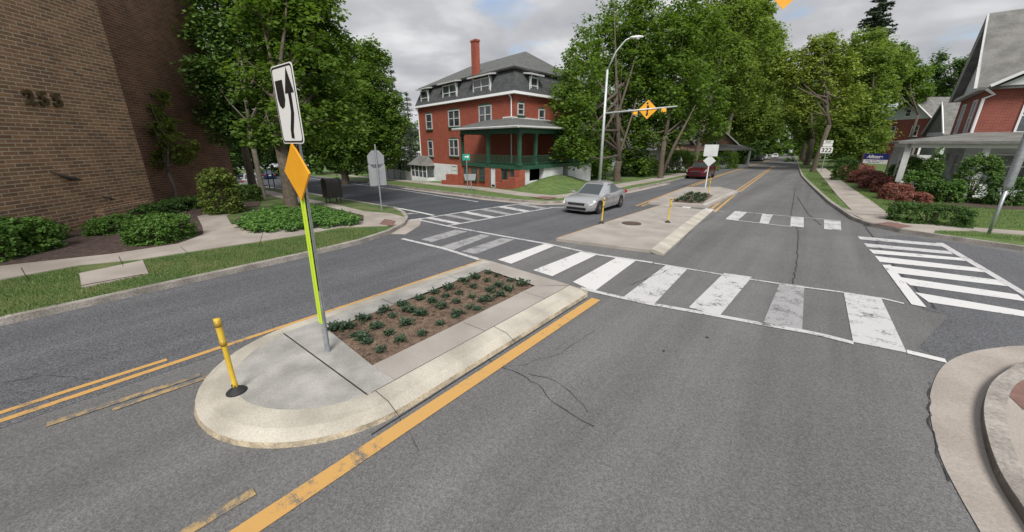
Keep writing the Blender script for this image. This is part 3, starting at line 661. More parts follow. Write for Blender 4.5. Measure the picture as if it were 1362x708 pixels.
def window(fn, s0, s1_, z0, z1, parent, n=0., frame='trim_dull', arch=None, mull=True, fw=.09, sash='trim'):
    w_ = s1_-s0; fr = MB()
    lo, hi = min(s0, s1_), max(s0, s1_)
    fbox(fr, fn, lo-fw, hi+fw, z0-fw, z0, n, n+.07); fbox(fr, fn, lo-fw, hi+fw, z1, z1+fw, n, n+.07)
    fbox(fr, fn, lo-fw, lo, z0, z1, n, n+.07); fbox(fr, fn, hi, hi+fw, z0, z1, n, n+.07)
    if mull: fbox(fr, fn, (lo+hi)/2-.05, (lo+hi)/2+.05, z0, z1, n, n+.065)
    fbox(fr, fn, lo, hi, (z0+z1)/2-.035, (z0+z1)/2+.035, n+.01, n+.05)
    f_ = fr.build('window', frame, parent)
    g = fbox(MB(), fn, lo, hi, z0, z1, n-.02, n+.02).build('pane', 'glass', f_)
    sh = fbox(MB(), fn, lo-fw-.06, hi+fw+.06, z0-fw-.12, z0-fw, n, n+.13).build('sill', 'green_paint' if arch else frame, f_)
    if arch:
        pts = [(lo-fw-.04+(hi-lo+2*fw+.08)*i/10, z1+fw+ .16*math.sin(math.pi*i/10)**.7) for i in range(11)]
        mb = MB(); mb.prism([(pts[0][0], z1+fw)]+pts[1:-1]+[(pts[-1][0], z1+fw)], lambda a, b, d: fn(a, n+d, b), .06); mb.build('lintel', 'green_paint', f_)
    return f_
def winpx(fn, b, ang, x0, y0, x1, y1, parent, **k):
    s0, z1 = Vpl(x0, (y0), b, ang); s1_, z0 = Vpl(x1, y1, b, ang); _, z1b = Vpl((x0+x1)/2, y0, b, ang); _, z0b = Vpl((x0+x1)/2, y1, b, ang)
    return window(fn, s0, s1_, z0b, z1b, parent, **k)
for q in ((567, 153, 575, 171), (569.8, 188.5, 576.3, 207)): winpx(hA, HC, AA, *q, RH, arch=True, mull=False)
for q in ((597, 148, 611.5, 167.5), (638, 142, 653.5, 163.5), (598.3, 186.5, 610, 206.5)): winpx(hA, HC, AA, *q, RH, arch=True)
winpx(hA, HC, AA, 601.8, 221.5, 608, 231, RH, mull=False)
winpx(hB, HC, AB, 689, 139, 695.5, 152, RH, mull=False, arch=True); winpx(hB, HC, AB, 717, 147, 723, 166, RH, mull=False, arch=True)
# dormers
def dormer(fn, b, ang, x0, y0, x1, y1, mull):
    s0, _ = Vpl(x0, y1, b, ang); s1_, _ = Vpl(x1, y1, b, ang); xm = (x0+x1)/2
    z0 = Vpl(xm, y1, b, ang)[1]; z1 = Vpl(xm, y0, b, ang)[1]; lo, hi = min(s0, s1_), max(s0, s1_)
    d = fbox(MB(), fn, lo-.2, hi+.2, z0-.2, z1+.12, -1.3, -.02).build('dormer', 'shingle', RH)
    fbox(MB(), fn, lo-.2, hi+.2, z0-.22, z1+.12, -.02, .01).build('dormer_front', 'trim', d)
    f_ = window(fn, lo, hi, z0, z1, d, n=.01, frame='trim', mull=mull, fw=.1)
    mb = MB(); mb.hexa([fn(lo-.55, .42, z1+.16), fn(hi+.45, .42, z1+.16), fn(hi+.45, -1.5, z1+.42), fn(lo-.55, -1.5, z1+.42), fn(lo-.55, .42, z1+.27), fn(hi+.45, .42, z1+.27), fn(hi+.45, -1.5, z1+.53), fn(lo-.55, -1.5, z1+.53)])
    mb.build('dormer_roof', 'trim_dull', d)
    br = MB(); e_ = lo-.28
    br.tube([fn(e_, .3, z1+.16), fn(e_, .12, z1-.5), fn(e_, .1, z0-.3)], .035, 6); br.build('downpipe', 'trim', d)
for q in ((561.5, 122, 570, 139, 0), (590.5, 114, 607.5, 133, 1), (631, 106, 651.5, 125, 1)): dormer(hA, HC, AA, *q[:4], bool(q[4]))
dormer(hB, HC, AB, 706, 104.5, 713.5, 124.5, False)
# chimney
sc0 = Vpl(624.5, 90, HC, AA)[0]; sc1 = Vpl(630.5, 90, HC, AA)[0]; zc = Vpl(626, 57, HC, AA)[1]
ch_ = fbox(MB(), hA, sc0, sc1, ZE+.5, zc+.25, -.6, -.2).build('chimney', 'brick_red', RH)
fbox(MB(), hA, sc0+.06, sc1-.06, zc+.1, zc+.22, -.64, -.16).build('chimney_cap', 'brick_red', ch_)
mb = MB(); mb.tube([hA(.25, .08, zst+.3), hA(.25, .08, ZE-.35), hA(.25, .3, ZE-.05)], .05, 8); mb.build('downpipe', 'trim', RH)
mb = MB(); mb.tube([hA(LA-.15, .08, zst), hA(LA-.15, .08, ZE-.3), hA(LA-.15, .35, ZE-.05)], .06, 8); mb.build('downpipe', 'trim', RH)
# porch, wrapping the corner
PO = 2.3
pA = (HC[0]+nA[0]*PO, HC[1]+nA[1]*PO)
pr0 = Vpl(613, 200, pA, AA)[0]; cnr = Vpl(691, 200, pA, AA)[0]
zf = Vpl(650, 218, pA, AA)[1]; zr = Vpl(650, 176, pA, AA)[1]
# corner of the porch in house coordinates
PB = 2.3
pc = hp(-PB, -PO, 0)
def pcorner(z): return hp(cnr, 0, z)
cx_, cy_ = hA(cnr, PO, 0)[:2]
LBp = 10.0
def porch_slab(mb, z0, z1, o=0.):
    # L shape: strip along A, strip along B
    A1 = hA(pr0+o, PO+o, 0); A2 = hA(cnr-o, PO+o, 0)
    A3 = hA(0, 0, 0); A4 = hA(pr0+o, 0, 0)
    B1 = (A2[0]+uB[0]*LBp, A2[1]+uB[1]*LBp); B2 = (HC[0]+uB[0]*LBp, HC[1]+uB[1]*LBp)
    for q in ((A1, A2, A3, A4), (A2, B1, B2, A3)):
        mb.hexa([(p[0], p[1], z0) for p in q]+[(p[0], p[1], z1) for p in q])
    return mb
porch = porch_slab(MB(), zf-.28, zf-.02).build('porch', 'green_paint', RH)
porch_slab(MB(), zr-.12, zr+.22, 0).build('porch_beam', 'green_paint', porch)
mb = MB(); A1 = hA(pr0+.4, PO+.5, 0); A2 = hA(cnr-.5, PO+.5, 0); B1 = (A2[0]+uB[0]*LBp, A2[1]+uB[1]*LBp)
zt = zr+.95
e4 = [(A1[0], A1[1], zr+.24), (A2[0], A2[1], zr+.24), hA(0.02, .01, zt), hA(pr0-.4, .01, zt)]
e4b = [(A2[0], A2[1], zr+.24), (B1[0], B1[1], zr+.24), (HC[0]+uB[0]*LBp, HC[1]+uB[1]*LBp, zt), hA(0.02, .01, zt)]
for q in (e4, e4b): mb.hexa(q+[(p[0], p[1], p[2]+.09) for p in q])
mb.build('porch_roof', 'shingle_roof', porch)
mb = MB(); 
for a, b in (((A1[0], A1[1]), (A2[0], A2[1])), ((A2[0], A2[1]), B1)):
    mb.tube([(a[0], a[1], zr+.27), (b[0], b[1], zr+.27)], .08, 6)
mb.tube([hA(1.2, .12, zt+.12), hA(0, .12, zt+.12)], .1, 6); mb.tube([hA(0, .12, zt+.12), hB(4.5, .12, zt+.02)], .1, 6)
mb.build('gutter', 'trim_dull', porch)
def col(x, y): 
    c = MB(); c.box((x, y, (zf+zr)/2), (.2, .2, zr-zf), R(AA)); c.box((x, y, zf+.1), (.3, .3, .2), R(AA)); c.box((x, y, zr-.16), (.3, .3, .14), R(AA)); c.build('column', 'green_paint', porch)
fr_ = [pr0-.1, Vpl(648, 200, pA, AA)[0], cnr+.12]
for s_ in fr_: p = hA(s_, PO-.1, 0); col(p[0], p[1])
for t in (2.6, 5.2, 7.6, 9.9): col(A2[0]+uB[0]*t-nB[0]*.6-uB[0]*.3, A2[1]+uB[1]*t-nB[1]*.6)
rl = MB()
p0 = hA(pr0, PO-.1, 0); p1 = hA(cnr+.1, PO-.1, 0); p2 = (p1[0]+uB[0]*LBp, p1[1]+uB[1]*LBp)
for a, b in ((p0, p1), (p1, p2)):
    for z in (zf+.62, zf+.12): rl.tube([(a[0], a[1], z), (b[0], b[1], z)], .03, 4)
    n = int(math.dist(a[:2], b[:2])/.16)
    for i in range(n): t = i/n; x, y = a[0]+(b[0]-a[0])*t, a[1]+(b[1]-a[1])*t; rl.box((x, y, zf+.36), (.03, .03, .5), R(AA))
rl.build('railing', 'green_paint', porch)
# basement front below the porch
bs = MB(); gA = min(gz(*hA(s_, PO, 0)[:2]) for s_ in (0, pr0))-1
sb0 = Vpl(608, 240, pA, AA)[0]; sb1 = Vpl(691, 240, pA, AA)[0]
fbox(bs, hA, sb1, sb0, gA, zf-.28, PO-.5, PO-.12); base_ = bs.build('porch_base', 'brick_red', RH)
for x in (612, 648.5, 662.5, 688):
    s_ = Vpl(x, 240, pA, AA)[0]; fbox(MB(), hA, s_-.28, s_+.28, gA, zf-.3, PO-.15, PO+.05).build('pier', 'brick_red', base_)
for q in ((616.5, 224, 621, 238), (626.5, 224, 632.5, 238), (637, 223, 643, 238), (667, 223, 673, 238.5), (678.5, 223, 684.5, 235)): winpx(hA, pA, AA, *q, base_, n=PO-.12, mull=False, frame='green_paint', fw=.06)
s0, _ = Vpl(652.3, 249, pA, AA); s1_, z0 = Vpl(658.3, 249, pA, AA); z1 = Vpl(655, 222, pA, AA)[1]
dr = fbox(MB(), hA, s1_, s0, z0-.05, z1, PO-.12, PO-.06).build('door', 'stucco', RH)
fbox(MB(), hA, s0, s0+.18, z0-.05, z1+.05, PO-.12, PO-.03).build('door_frame', 'green_paint', dr)
fbox(MB(), hA, s1_+.1, s0-.1, z0+.0, z0+.16, PO-.06, PO-.05).build('kick_plate', 'black', dr)
# stepped brick stair walls
for (xa, ya, xb, yb, zb2) in ((590.5, 240, 597, 249, 0), (597, 232.5, 610, 249, 0)):
    s_a = Vpl(xa, 245, pA, AA)[0]; s_b = Vpl(xb, 245, pA, AA)[0]; zt_ = Vpl((xa+xb)/2, ya, pA, AA)[1]
    fbox(MB(), hA, s_b, s_a, gA, zt_, PO-.35, PO+.25).build('stair_wall', 'brick_red', RH)
for (xa, ya, xb) in ((664, 243, 672), (672, 239.5, 681), (681, 236, 691)):
    s_a = Vpl(xa, 245, pA, AA)[0]; s_b = Vpl(xb, 245, pA, AA)[0]; zt_ = Vpl((xa+xb)/2, ya, pA, AA)[1]
    fbox(MB(), hA, s_b, s_a, gA, zt_, PO+.06, PO+.35).build('stair_wall', 'brick_red', RH)
# white stucco base on the other side with openings
b0_ = hA(cnr+.05, PO, 0)
def hS(s, n, z): return (b0_[0]+uB[0]*s+nB[0]*n, b0_[1]+uB[1]*s+nB[1]*n, z)
sw = MB(); fbox(sw, hS, 0.1, 1.3, gA, zf-.3, -.5, -.1); fbox(sw, hS, 1.3, 3.0, gA, zf-1.15, -.5, -.1); fbox(sw, hS, 3.0, 5.6, gA, zf-.3, -.5, -.1); fbox(sw, hS, 6.3, LBp, gA, zf-.3, -.5, -.1)
for k in range(6):
    a = k*15; fbox(sw, hS, 3.0-.5+.5*math.sin(R(a)), 3.0, zf-1.15+.01, zf-.3-.5+.5*(1-math.cos(R(a)))*0+.0-.1*k*0, -.49, -.11) if k == 5 else None
sw.build('porch_base', 'stucco', RH)
fbox(MB(), hS, .2, LBp-.1, gA, zf-.3, -1.6, -1.5).build('porch_base', 'inside_shade', RH)  # near-black sheet behind the openings, its colour stands in for shade below the porch
# small bay window at the left end
s0 = Vpl(557, 230, HC, AA)[0]; s1_ = Vpl(577.5, 230, HC, AA)[0]; zb0 = Vpl(567, 234.5, HC, AA)[1]; zb1 = Vpl(567, 219.5, HC, AA)[1]
bay = fbox(MB(), hA, s1_, s0, zb0-2.5, zb0, 0, .9).build('bay', 'stucco', RH)
fbox(MB(), hA, s1_+.02, s0-.02, zb0, zb1, 0, .86).build('bay_glass', 'glass', bay)
fr = MB()
for t in (0, .25, .5, .75, 1): s_ = s1_+(s0-s1_)*t; fbox(fr, hA, s_-.04, s_+.04, zb0, zb1, .84, .9)
fbox(fr, hA, s1_, s0, (zb0+zb1)/2-.02, (zb0+zb1)/2+.02, .86, .89); fr.build('bay_frame', 'trim', bay)
q = [hA(s1_-.3, 0, zb1), hA(s0+.4, 0, zb1), hA(s0+.4, 1.15, zb1), hA(s1_-.3, 1.15, zb1), hA(s1_+.8, 0, zb1+.95), hA(s0-.6, 0, zb1+.95), hA(s0-.6, .15, zb1+.95), hA(s1_+.8, .15, zb1+.95)]
MB().hexa(q).build('bay_roof', 'shingle_grey', bay)
# white board fence left of the house
fA = hA(LA+.3, .6, 0)
g0 = P(470, 243); g1 = P(555, 242)
fen = thing('fence', 'weathered pale board fence beside the left end of the red brick house', 'fence', fA)
M['board'] = brickmat('board', (.50, .50, .50), (.42, .42, .43), (.2, .2, .2), .16, 9, .008)
def Pz(px, py, b, ang, fn): s_, z = Vpl(px, py, b, ang); return fn(s_, 0, z)
s0 = Vpl(556, 235, HC, AA)[0]; s1_ = Vpl(513, 235, HC, AA)[0]; z1 = Vpl(530, 226, HC, AA)[1]
fbox(MB(), hA, s0+.1, s1_+2, -4, z1, .3, .38).build('boards', 'board', fen)
fp = MB()
for i in range(7): s_ = s0+.15+(s1_+1.8-s0)*i/6; fbox(fp, hA, s_-.06, s_+.06, -4, z1+.1, .38, .5)
fp.build('posts', 'trim_dull', fen)
# grass mound in front of the porch
def dome(name, pts, hgt_, m, label=None):
    xs = [p[0] for p in pts]; ys = [p[1] for p in pts]; n = len(pts)
    def dist(x, y):
        d = 9
        for i in range(n):
            a, b = pts[i], pts[(i+1) % n]; L2 = (b[0]-a[0])**2+(b[1]-a[1])**2
            t = max(0, min(1, ((x-a[0])*(b[0]-a[0])+(y-a[1])*(b[1]-a[1]))/L2)); d = min(d, math.hypot(x-a[0]-t*(b[0]-a[0]), y-a[1]-t*(b[1]-a[1])))
        return d
    return drape(name, pts, .12, m, hf=lambda x, y: hgt_*sstep(0, 3.2, dist(x, y)))
dome('lawn_mound', [P2(*p) for p in ((671, 256), (700, 260), (735, 262), (765, 259), (792, 252), (800, 246), (770, 243), (722, 244), (690, 247))]+[], .75, 'grass')
# ---- right hand house, red brick upper floor, grey roof, white porch
GC = (6.3, 35.4); ZR = 5.9
KH = thing('brick_house', 'red brick house with grey gabled roof and white porch at the right edge', 'house', (GC[0], GC[1], gz(*GC)))
def k0(a, b, z): return (GC[0]+a*math.cos(R(-3))-b*math.sin(R(-3)), GC[1]+a*math.sin(R(-3))+b*math.cos(R(-3)), z)   # a: east, b: north
def kbox(mb, a0, a1, b0, b1, z0, z1): return mb.hexa([k0(a0, b0, z0), k0(a1, b0, z0), k0(a1, b1, z0), k0(a0, b1, z0), k0(a0, b0, z1), k0(a1, b0, z1), k0(a1, b1, z1), k0(a0, b1, z1)])
KL, KD = 8.6, 10.
kbox(MB(), 0, 14, 0, KL, -1.5, ZR).build('wall', 'brick_red_right', KH)
kbox(MB(), -.35, 14, -.35, KL+.35, ZR-.02, ZR+.14).build('eaves', 'trim_dull', KH)
zk = ZR+4.6
mb = MB(); mb.add([k0(-.02, -.1, ZR+.14), k0(-.02, KL+.1, ZR+.14), k0(-.02, KL/2, zk-.25), k0(.15, -.1, ZR+.14), k0(.15, KL+.1, ZR+.14), k0(.15, KL/2, zk-.25)], [(0, 1, 2), (5, 4, 3), (0, 3, 4, 1), (1, 4, 5, 2), (2, 5, 3, 0)]); mb.build('gable_wall', 'siding', KH)
mb = MB()
for sgn in (0, 1):
    b_e = -.45 if sgn == 0 else KL+.45
    q = [k0(-.5, b_e, ZR-.05), k0(14, b_e, ZR-.05), k0(14, KL/2, zk), k0(-.5, KL/2, zk)]
    mb.hexa(q+[(p[0], p[1], p[2]+.14) for p in q])
mb.build('roof', 'shingle_grey', KH)
rk = MB(); rk.tube([k0(-.53, -.45, ZR), k0(-.53, KL/2, zk+.06), k0(-.53, KL+.45, ZR)], .09, 4); rk.build('rake_board', 'trim_dull', KH)
fnW = lambda s, n, z: k0(-n, s, z); fnS = lambda s, n, z: k0(s, -n, z)
for s_ in (2.2, 6.0): window(fnW, s_-.45, s_+.45, 3.6, 5.4, KH, frame='trim', mull=False)
for s_ in (1.9, 5.4): window(fnS, s_-.3, s_+.5, 3.6, 5.3, KH, frame='trim', mull=False)
for s_ in (3.9, 4.7): window(fnW, s_-.28, s_+.28, ZR+1.3, ZR+2.7, KH, n=.03, frame='trim', mull=False)
mb = MB(); mb.tube([k0(-.05, -.12, 3.5), k0(-.05, -.12, ZR-.5), k0(.3, -.12, ZR-.3), k0(-.1, -.45, ZR-.03)], .07, 6); mb.build('downpipe', 'trim', KH)
# front (south) gable
sg = MB(); sg.add([k0(.3, -.5, ZR+.1), k0(9, -.5, ZR+.1), k0(4.6, -.5, ZR+2.6), k0(.3, 3.5, ZR+.1), k0(9, 3.5, ZR+.1), k0(4.6, 3.5, ZR+2.6)], [(0, 1, 2), (5, 4, 3), (0, 3, 4, 1), (1, 4, 5, 2), (2, 5, 3, 0)]); gb = sg.build('front_gable', 'siding', KH)
mb = MB()
for a_, b_ in ((.0, 4.6), (9.3, 4.6)):
    q = [k0(a_, -.8, ZR+.05), k0(a_, 3.6, ZR+.05), k0(b_, 3.6, ZR+2.8), k0(b_, -.8, ZR+2.8)]; mb.hexa(q+[(p[0], p[1], p[2]+.12) for p in q])
mb.build('gable_roof', 'shingle_grey', gb)
rk = MB(); rk.tube([k0(-.05, -.83, ZR+.1), k0(4.6, -.83, ZR+2.86), k0(9.3, -.83, ZR+.1)], .1, 4); rk.build('rake_board', 'trim', gb)
# porch
kp = kbox(MB(), -2.6, 14, -2.6, KL+2.0, -1.2, .75).build('porch', 'stucco', KH)
mb = MB(); 
q = [k0(-3.1, -3.1, 2.95), k0(14, -3.1, 2.95), k0(14, 0, 3.45), k0(0, 0, 3.45)]; mb.hexa(q+[(p[0], p[1], p[2]+.13) for p in q])
q = [k0(-3.1, -3.1, 2.95), k0(-3.1, KL+2.4, 2.95), k0(0, KL+2.4, 3.45), k0(0, 0, 3.45)]; mb.hexa(q+[(p[0], p[1], p[2]+.13) for p in q]); mb.build('porch_roof', 'shingle_grey', kp)
mb = MB(); kbox(mb, -2.7, 14, -2.75, -2.5, 2.72, 2.96); kbox(mb, -2.75, -2.5, -2.75, KL+2.2, 2.72, 2.96); mb.build('porch_beam', 'trim', kp)
for a_, b_ in ((-2.6, -2.6), (.4, -2.6), (3.4, -2.6), (6.4, -2.6), (9.4, -2.6), (-2.6, .6), (-2.6, 3.8), (-2.6, 7.0), (-2.6, 10.2)): kbox(MB(), a_-.14, a_+.14, b_-.14, b_+.14, .75, 2.73).build('column', 'trim_dull', kp)
rl = MB()
for z in (.85, 1.45): kbox(rl, 2.4, 14, -2.63, -2.57, z, z+.06)
for i in range(56): kbox(rl, 2.5+i*.2, 2.54+i*.2, -2.62, -2.58, .9, 1.45)
rl.build('railing', 'trim', kp)
kbox(MB(), -.02, 6, -.02, KL, .6, 3.3).build('porch_wall', 'siding', kp)
for s_ in (1.5, 5.5): window(fnW, s_-.6, s_+.6, 1.1, 2.3, KH, n=.02, frame='trim')
window(fnS, 1.2, 2.8, 1.1, 2.3, KH, n=.02, frame='trim')
# ---- further houses
def gable_house(name, label, loc, rot, wd, dp, h, rh, wallm, gabm, roofm, winz=(), porchm=None, cat='house'):
    """gable end faces local -Y"""
    t = thing(name, label, cat, loc, rot); mw = t.matrix_basis
    G = lambda *p: tuple(mw @ Vector(p))
    def gb_(mb, x0, x1, y0, y1, z0, z1): return mb.hexa([G(x0, y0, z0), G(x1, y0, z0), G(x1, y1, z0), G(x0, y1, z0), G(x0, y0, z1), G(x1, y0, z1), G(x1, y1, z1), G(x0, y1, z1)])
    gb_(MB(), -wd/2, wd/2, 0, dp, -2, h).build('wall', wallm, t)
    MB().add([G(-wd/2, -.02, h), G(wd/2, -.02, h), G(0, -.02, h+rh), G(-wd/2, dp, h), G(wd/2, dp, h), G(0, dp, h+rh)], [(0, 1, 2), (5, 4, 3), (0, 3, 4, 1), (1, 4, 5, 2), (2, 5, 3, 0)]).build('gable', gabm, t)
    r_ = MB()
    for s_ in (-1, 1):
        k = (wd/2+.45)/(wd/2); q = [G(s_*wd/2*k, -.45, h-rh*(k-1)), G(s_*wd/2*k, dp+.4, h-rh*(k-1)), G(0, dp+.4, h+rh+.02), G(0, -.45, h+rh+.02)]
        r_.hexa(q+[(p[0], p[1], p[2]+.16) for p in q])
    r_.build('roof', roofm, t)
    MB().tube([G(-wd/2-.45, -.48, h-.3*rh/wd*2+.1), G(0, -.48, h+rh+.08), G(wd/2+.45, -.48, h-.3*rh/wd*2+.1)], .11, 4).build('rake_board', 'trim', t)
    for (x, z, w_, hh) in winz: window(lambda s, n, zz: G(s, -n, zz), x-w_/2, x+w_/2, z, z+hh, t, n=.03, frame='trim', mull=w_ > 1.2)
    if porchm:
        pp = gb_(MB(), -wd/2, wd/2, -2.4, 0, -1, .5).build('porch', 'trim_dull', t)
        q = [G(-wd/2-.3, -2.9, 2.6), G(wd/2+.3, -2.9, 2.6), G(wd/2+.3, 0, 3.3), G(-wd/2-.3, 0, 3.3)]
        MB().hexa(q+[(p[0], p[1], p[2]+.14) for p in q]).build('porch_roof', porchm, pp)
        for x in (-wd/2+.2, -wd/6, wd/6, wd/2-.2): gb_(MB(), x-.12, x+.12, -2.5, -2.26, .5, 2.6).build('column', 'trim', pp)
    return t
def gd(px, py): p = P(px, py); return p
def at(px, dep):     # ground point at azimuth px and given depth
    d = ray(px, 205); x, y = d[0]*dep, d[1]*dep; return (x, y, gz(x, y))
p = at(897, 52); gable_house('cottage', 'cottage with white gable and reddish porch roof behind the maples left of the road', p, R(62), 7, 9, 2.9, 2.9, 'trim_dull', 'siding', 'shingle_grey', [(0, 3.6, .9, 1.1), (-2, .8, 1, 1.3), (2, .8, 1, 1.3)], 'tactile')
p = at(945, 58); gable_house('bungalow', 'dark bungalow with white edged low gable roof behind the street trees', p, R(60), 11, 9, 3.0, 3.1, 'siding', 'brick_dark', 'shingle_roof', [(0, 3.4, 1.6, 1.1), (-3.2, .8, 1.2, 1.4), (3.2, .8, 1.2, 1.4)], 'shingle_grey')
p = at(1192, 70); gable_house('brick_cottage', 'brick house with a white gable seen behind the right hand street tree', (p[0], p[1], .6), R(-48), 8.5, 12, 6.4, 3.6, 'brick_red_right', 'siding', 'shingle_grey', [(-2, 3.6, 1, 1.6), (2, 3.6, 1, 1.6), (0, 7., .8, 1)])
p = at(1236, 62); gable_house('shingled_house', 'grey shingled house with steep roof between the two brick houses on the right', (p[0], p[1], .6), R(-80), 7, 9, 4.0, 4.4, 'siding', 'shingle_grey', 'shingle_grey', [(0, 2, 1.2, 1.4)], 'shingle_grey')
# ================================================ trees and plants
def lobes_px(D, items):
    """(px, py, radius px, depth offset) -> world ellipsoids"""
    o = []
    for px, py, r_, dz in items:
        p = Wp(px, py, D+dz); k = (D+dz)/F
        o.append((p.x, p.y, p.z, r_*k*.92, r_*k*.92))
    return o
def tree(name, label, base, trunk_r, lobes, leaf='leaf_maple', size=.22, per=26, n_per=26, cr=.75, seed=0, bark='bark', group=None, lean=(0, 0), fork=None, shell=.45, cat='tree', extra_trunk=None):
    g = random.Random(seed); b = Vector(base)
    t = thing(name, label, cat, tuple(b), 0, group)
    cz = sum(l[2] for l in lobes)/len(lobes); cx = sum(l[0] for l in lobes)/len(lobes); cy = sum(l[1] for l in lobes)/len(lobes)
    lowest = min(l[2]-l[4]*.6 for l in lobes)
    fz = fork if fork is not None else max(b.z+1.8, min(lowest+1, (b.z+cz)/2))
    top = Vector((b.x+lean[0], b.y+lean[1], fz))
    mb = MB()
    mid_ = (b+top)/2+Vector((g.uniform(-.08, .08), g.uniform(-.08, .08), 0))
    mb.tube([b-Vector((0, 0, .3)), b+Vector((0, 0, .15)), mid_, top], [trunk_r*1.7, trunk_r*1.15, trunk_r*.95, trunk_r*.85], 12)
    apex = Vector((cx, cy, max(l[2] for l in lobes)))
    mb.tube([top, top.lerp(apex, .35)+Vector((g.uniform(-.3, .3), g.uniform(-.3, .3), 0)), top.lerp(apex, .7), apex], [trunk_r*.8, trunk_r*.42, trunk_r*.2, trunk_r*.05], 8)
    if extra_trunk: mb.tube(extra_trunk, [trunk_r*.85, trunk_r*.6, trunk_r*.12], 8)
    mb.build('trunk', bark, t, smooth=True)
    lm = MB()
    for l in lobes:
        q = Vector(l[:3]); st = top.lerp(apex, g.uniform(.0, .5)); m1 = st.lerp(q, .5)+Vector((0, 0, -.06*(q-st).length))
        lm.tube([st, m1, q], [trunk_r*.42, trunk_r*.25, trunk_r*.07], 6)
        for _ in range(3):
            e_ = q+Vector((g.uniform(-1, 1)*l[3]*.7, g.uniform(-1, 1)*l[3]*.7, g.uniform(-.4, .8)*l[4]*.8)); lm.tube([m1.lerp(q, g.uniform(.2, .9)), e_], [trunk_r*.14, trunk_r*.03], 4)
    lm.build('limbs', bark, t, smooth=True)
    cl = clumps(lobes, per*.95, cr*.72, seed, shell)
    leafmesh('crown', leaf, t, cl, int(n_per*1.1), size*.9, seed, loc=tuple(b))
    return t
SG = 'maples lining the west side of the street'
def dep(b): return proj(*b)[2]
# --- west group in front of the brick building
b = P(352, 270); D = dep(b)
tree('maple_tree', 'slender pale trunk maple in the mulch bed between wall and ivy', b, .13, lobes_px(D, [(300, 120, 40, 0), (285, 60, 42, 1), (330, 60, 48, 0), (380, 40, 48, 1), (345, 130, 45, 2), (300, 5, 50, 0), (360, -20, 55, 1), (278, 100, 24, -1), (395, 120, 42, 1), (305, 170, 28, 0), (340, 0, 50, 2), (290, 150, 26, 1)]), 'leaf_dark', .24, 42, 26, .8, 11, 'bark_light')
b = P(390, 286); D = dep(b)
tree('maple_tree', 'leaning thick trunk maple behind the keep right sign post', b, .26, lobes_px(D, [(395, 95, 42, 0), (420, 40, 40, 0), (395, -20, 55, 0), (345, 15, 40, -1), (440, 110, 38, 1), (425, 165, 36, 1), (380, 160, 36, -1), (445, 60, 30, 1), (340, 110, 34, 0), (455, 155, 30, 1), (345, 175, 26, -1), (385, 60, 44, 1), (430, 80, 34, 0), (400, 0, 50, 1)]), 'leaf_maple', .21, 40, 28, .6, 12)
b = P(328, 262); b = at(327, 30); D = dep(b)
tree('maple_tree', 'dark maple at the far corner of the brick building', b, .28, lobes_px(D, [(320, 150, 36, 0), (345, 190, 30, 1), (300, 190, 25, 0), (310, 90, 45, 1), (290, 20, 50, 1), (350, 110, 40, 2), (375, 195, 28, 2)]), 'leaf_dark', .25, 24, 24, .8, 13)
b = at(455, 40); D = dep(b)
tree('maple_tree', 'broad bright maple beyond the side street above the dark mailbox', b, .35, lobes_px(D, [(450, 150, 45, 0), (490, 115, 34, 0), (485, 165, 42, 0), (440, 100, 38, 1), (495, 75, 22, 0), (515, 135, 22, 0), (420, 185, 30, -1), (460, 195, 35, -1), (505, 190, 32, 0), (470, 85, 28, 1), (525, 165, 18, 0), (398, 160, 34, 1), (375, 185, 30, 1), (470, 130, 34, -2), (440, 180, 30, -2)]), 'leaf_maple', .30, 34, 28, .95, 14)
def conifer(name, label, base, h, r_, seed, leaf='leaf_conifer', size=.35, tiers=16, group=None, sparse=1., bare=.12):
    g = random.Random(seed); t = thing(name, label, 'tree', tuple(base), 0, group); b = Vector(base)
    mb = MB(); mb.tube([b-Vector((0, 0, .4)), b+Vector((0, 0, h*.5)), b+Vector((0, 0, h))], [h*.018, h*.011, .03], 8); mb.build('trunk', 'bark', t, smooth=True)
    cl = []; br = MB()
    for i in range(tiers):
        f_ = i/(tiers-1); z = h*(bare+(1-bare)*f_); rr = r_*(1-f_)**.8+.15
        n = max(4, int(9*(1-f_*.5)*sparse))
        for j in range(n):
            a = g.uniform(0, 6.283); L_ = rr*g.uniform(.7, 1.1); e_ = b+Vector((math.cos(a)*L_, math.sin(a)*L_, z-L_*.16)); s_ = b+Vector((0, 0, z))
            br.tube([s_, e_], [.05, .015], 4, caps=False)
            m_ = max(2, int(L_/.55))
            for k in range(m_):
                q = s_.lerp(e_, (k+.6)/m_); cl.append((q.x, q.y, q.z-.08, .22+.22*(1-k/m_)))
    br.build('branches', 'bark', t)
    leafmesh('crown', leaf, t, cl, 12, size, seed, flat=.8, asp=.3, loc=tuple(b))
    return t
b = at(530, 52); conifer('spruce_tree', 'dark spruce standing left of the red brick house behind the stop sign', b, 13.5, 4.2, 21)
b = at(547, 62); conifer('spruce_tree', 'dark spruce close beside the left wall of the red brick house', b, 12.5, 4.2, 22)
b = at(505, 60); conifer('spruce_tree', 'dark spruce rising behind the bright maple by the side street', b, 14.5, 4.5, 23)
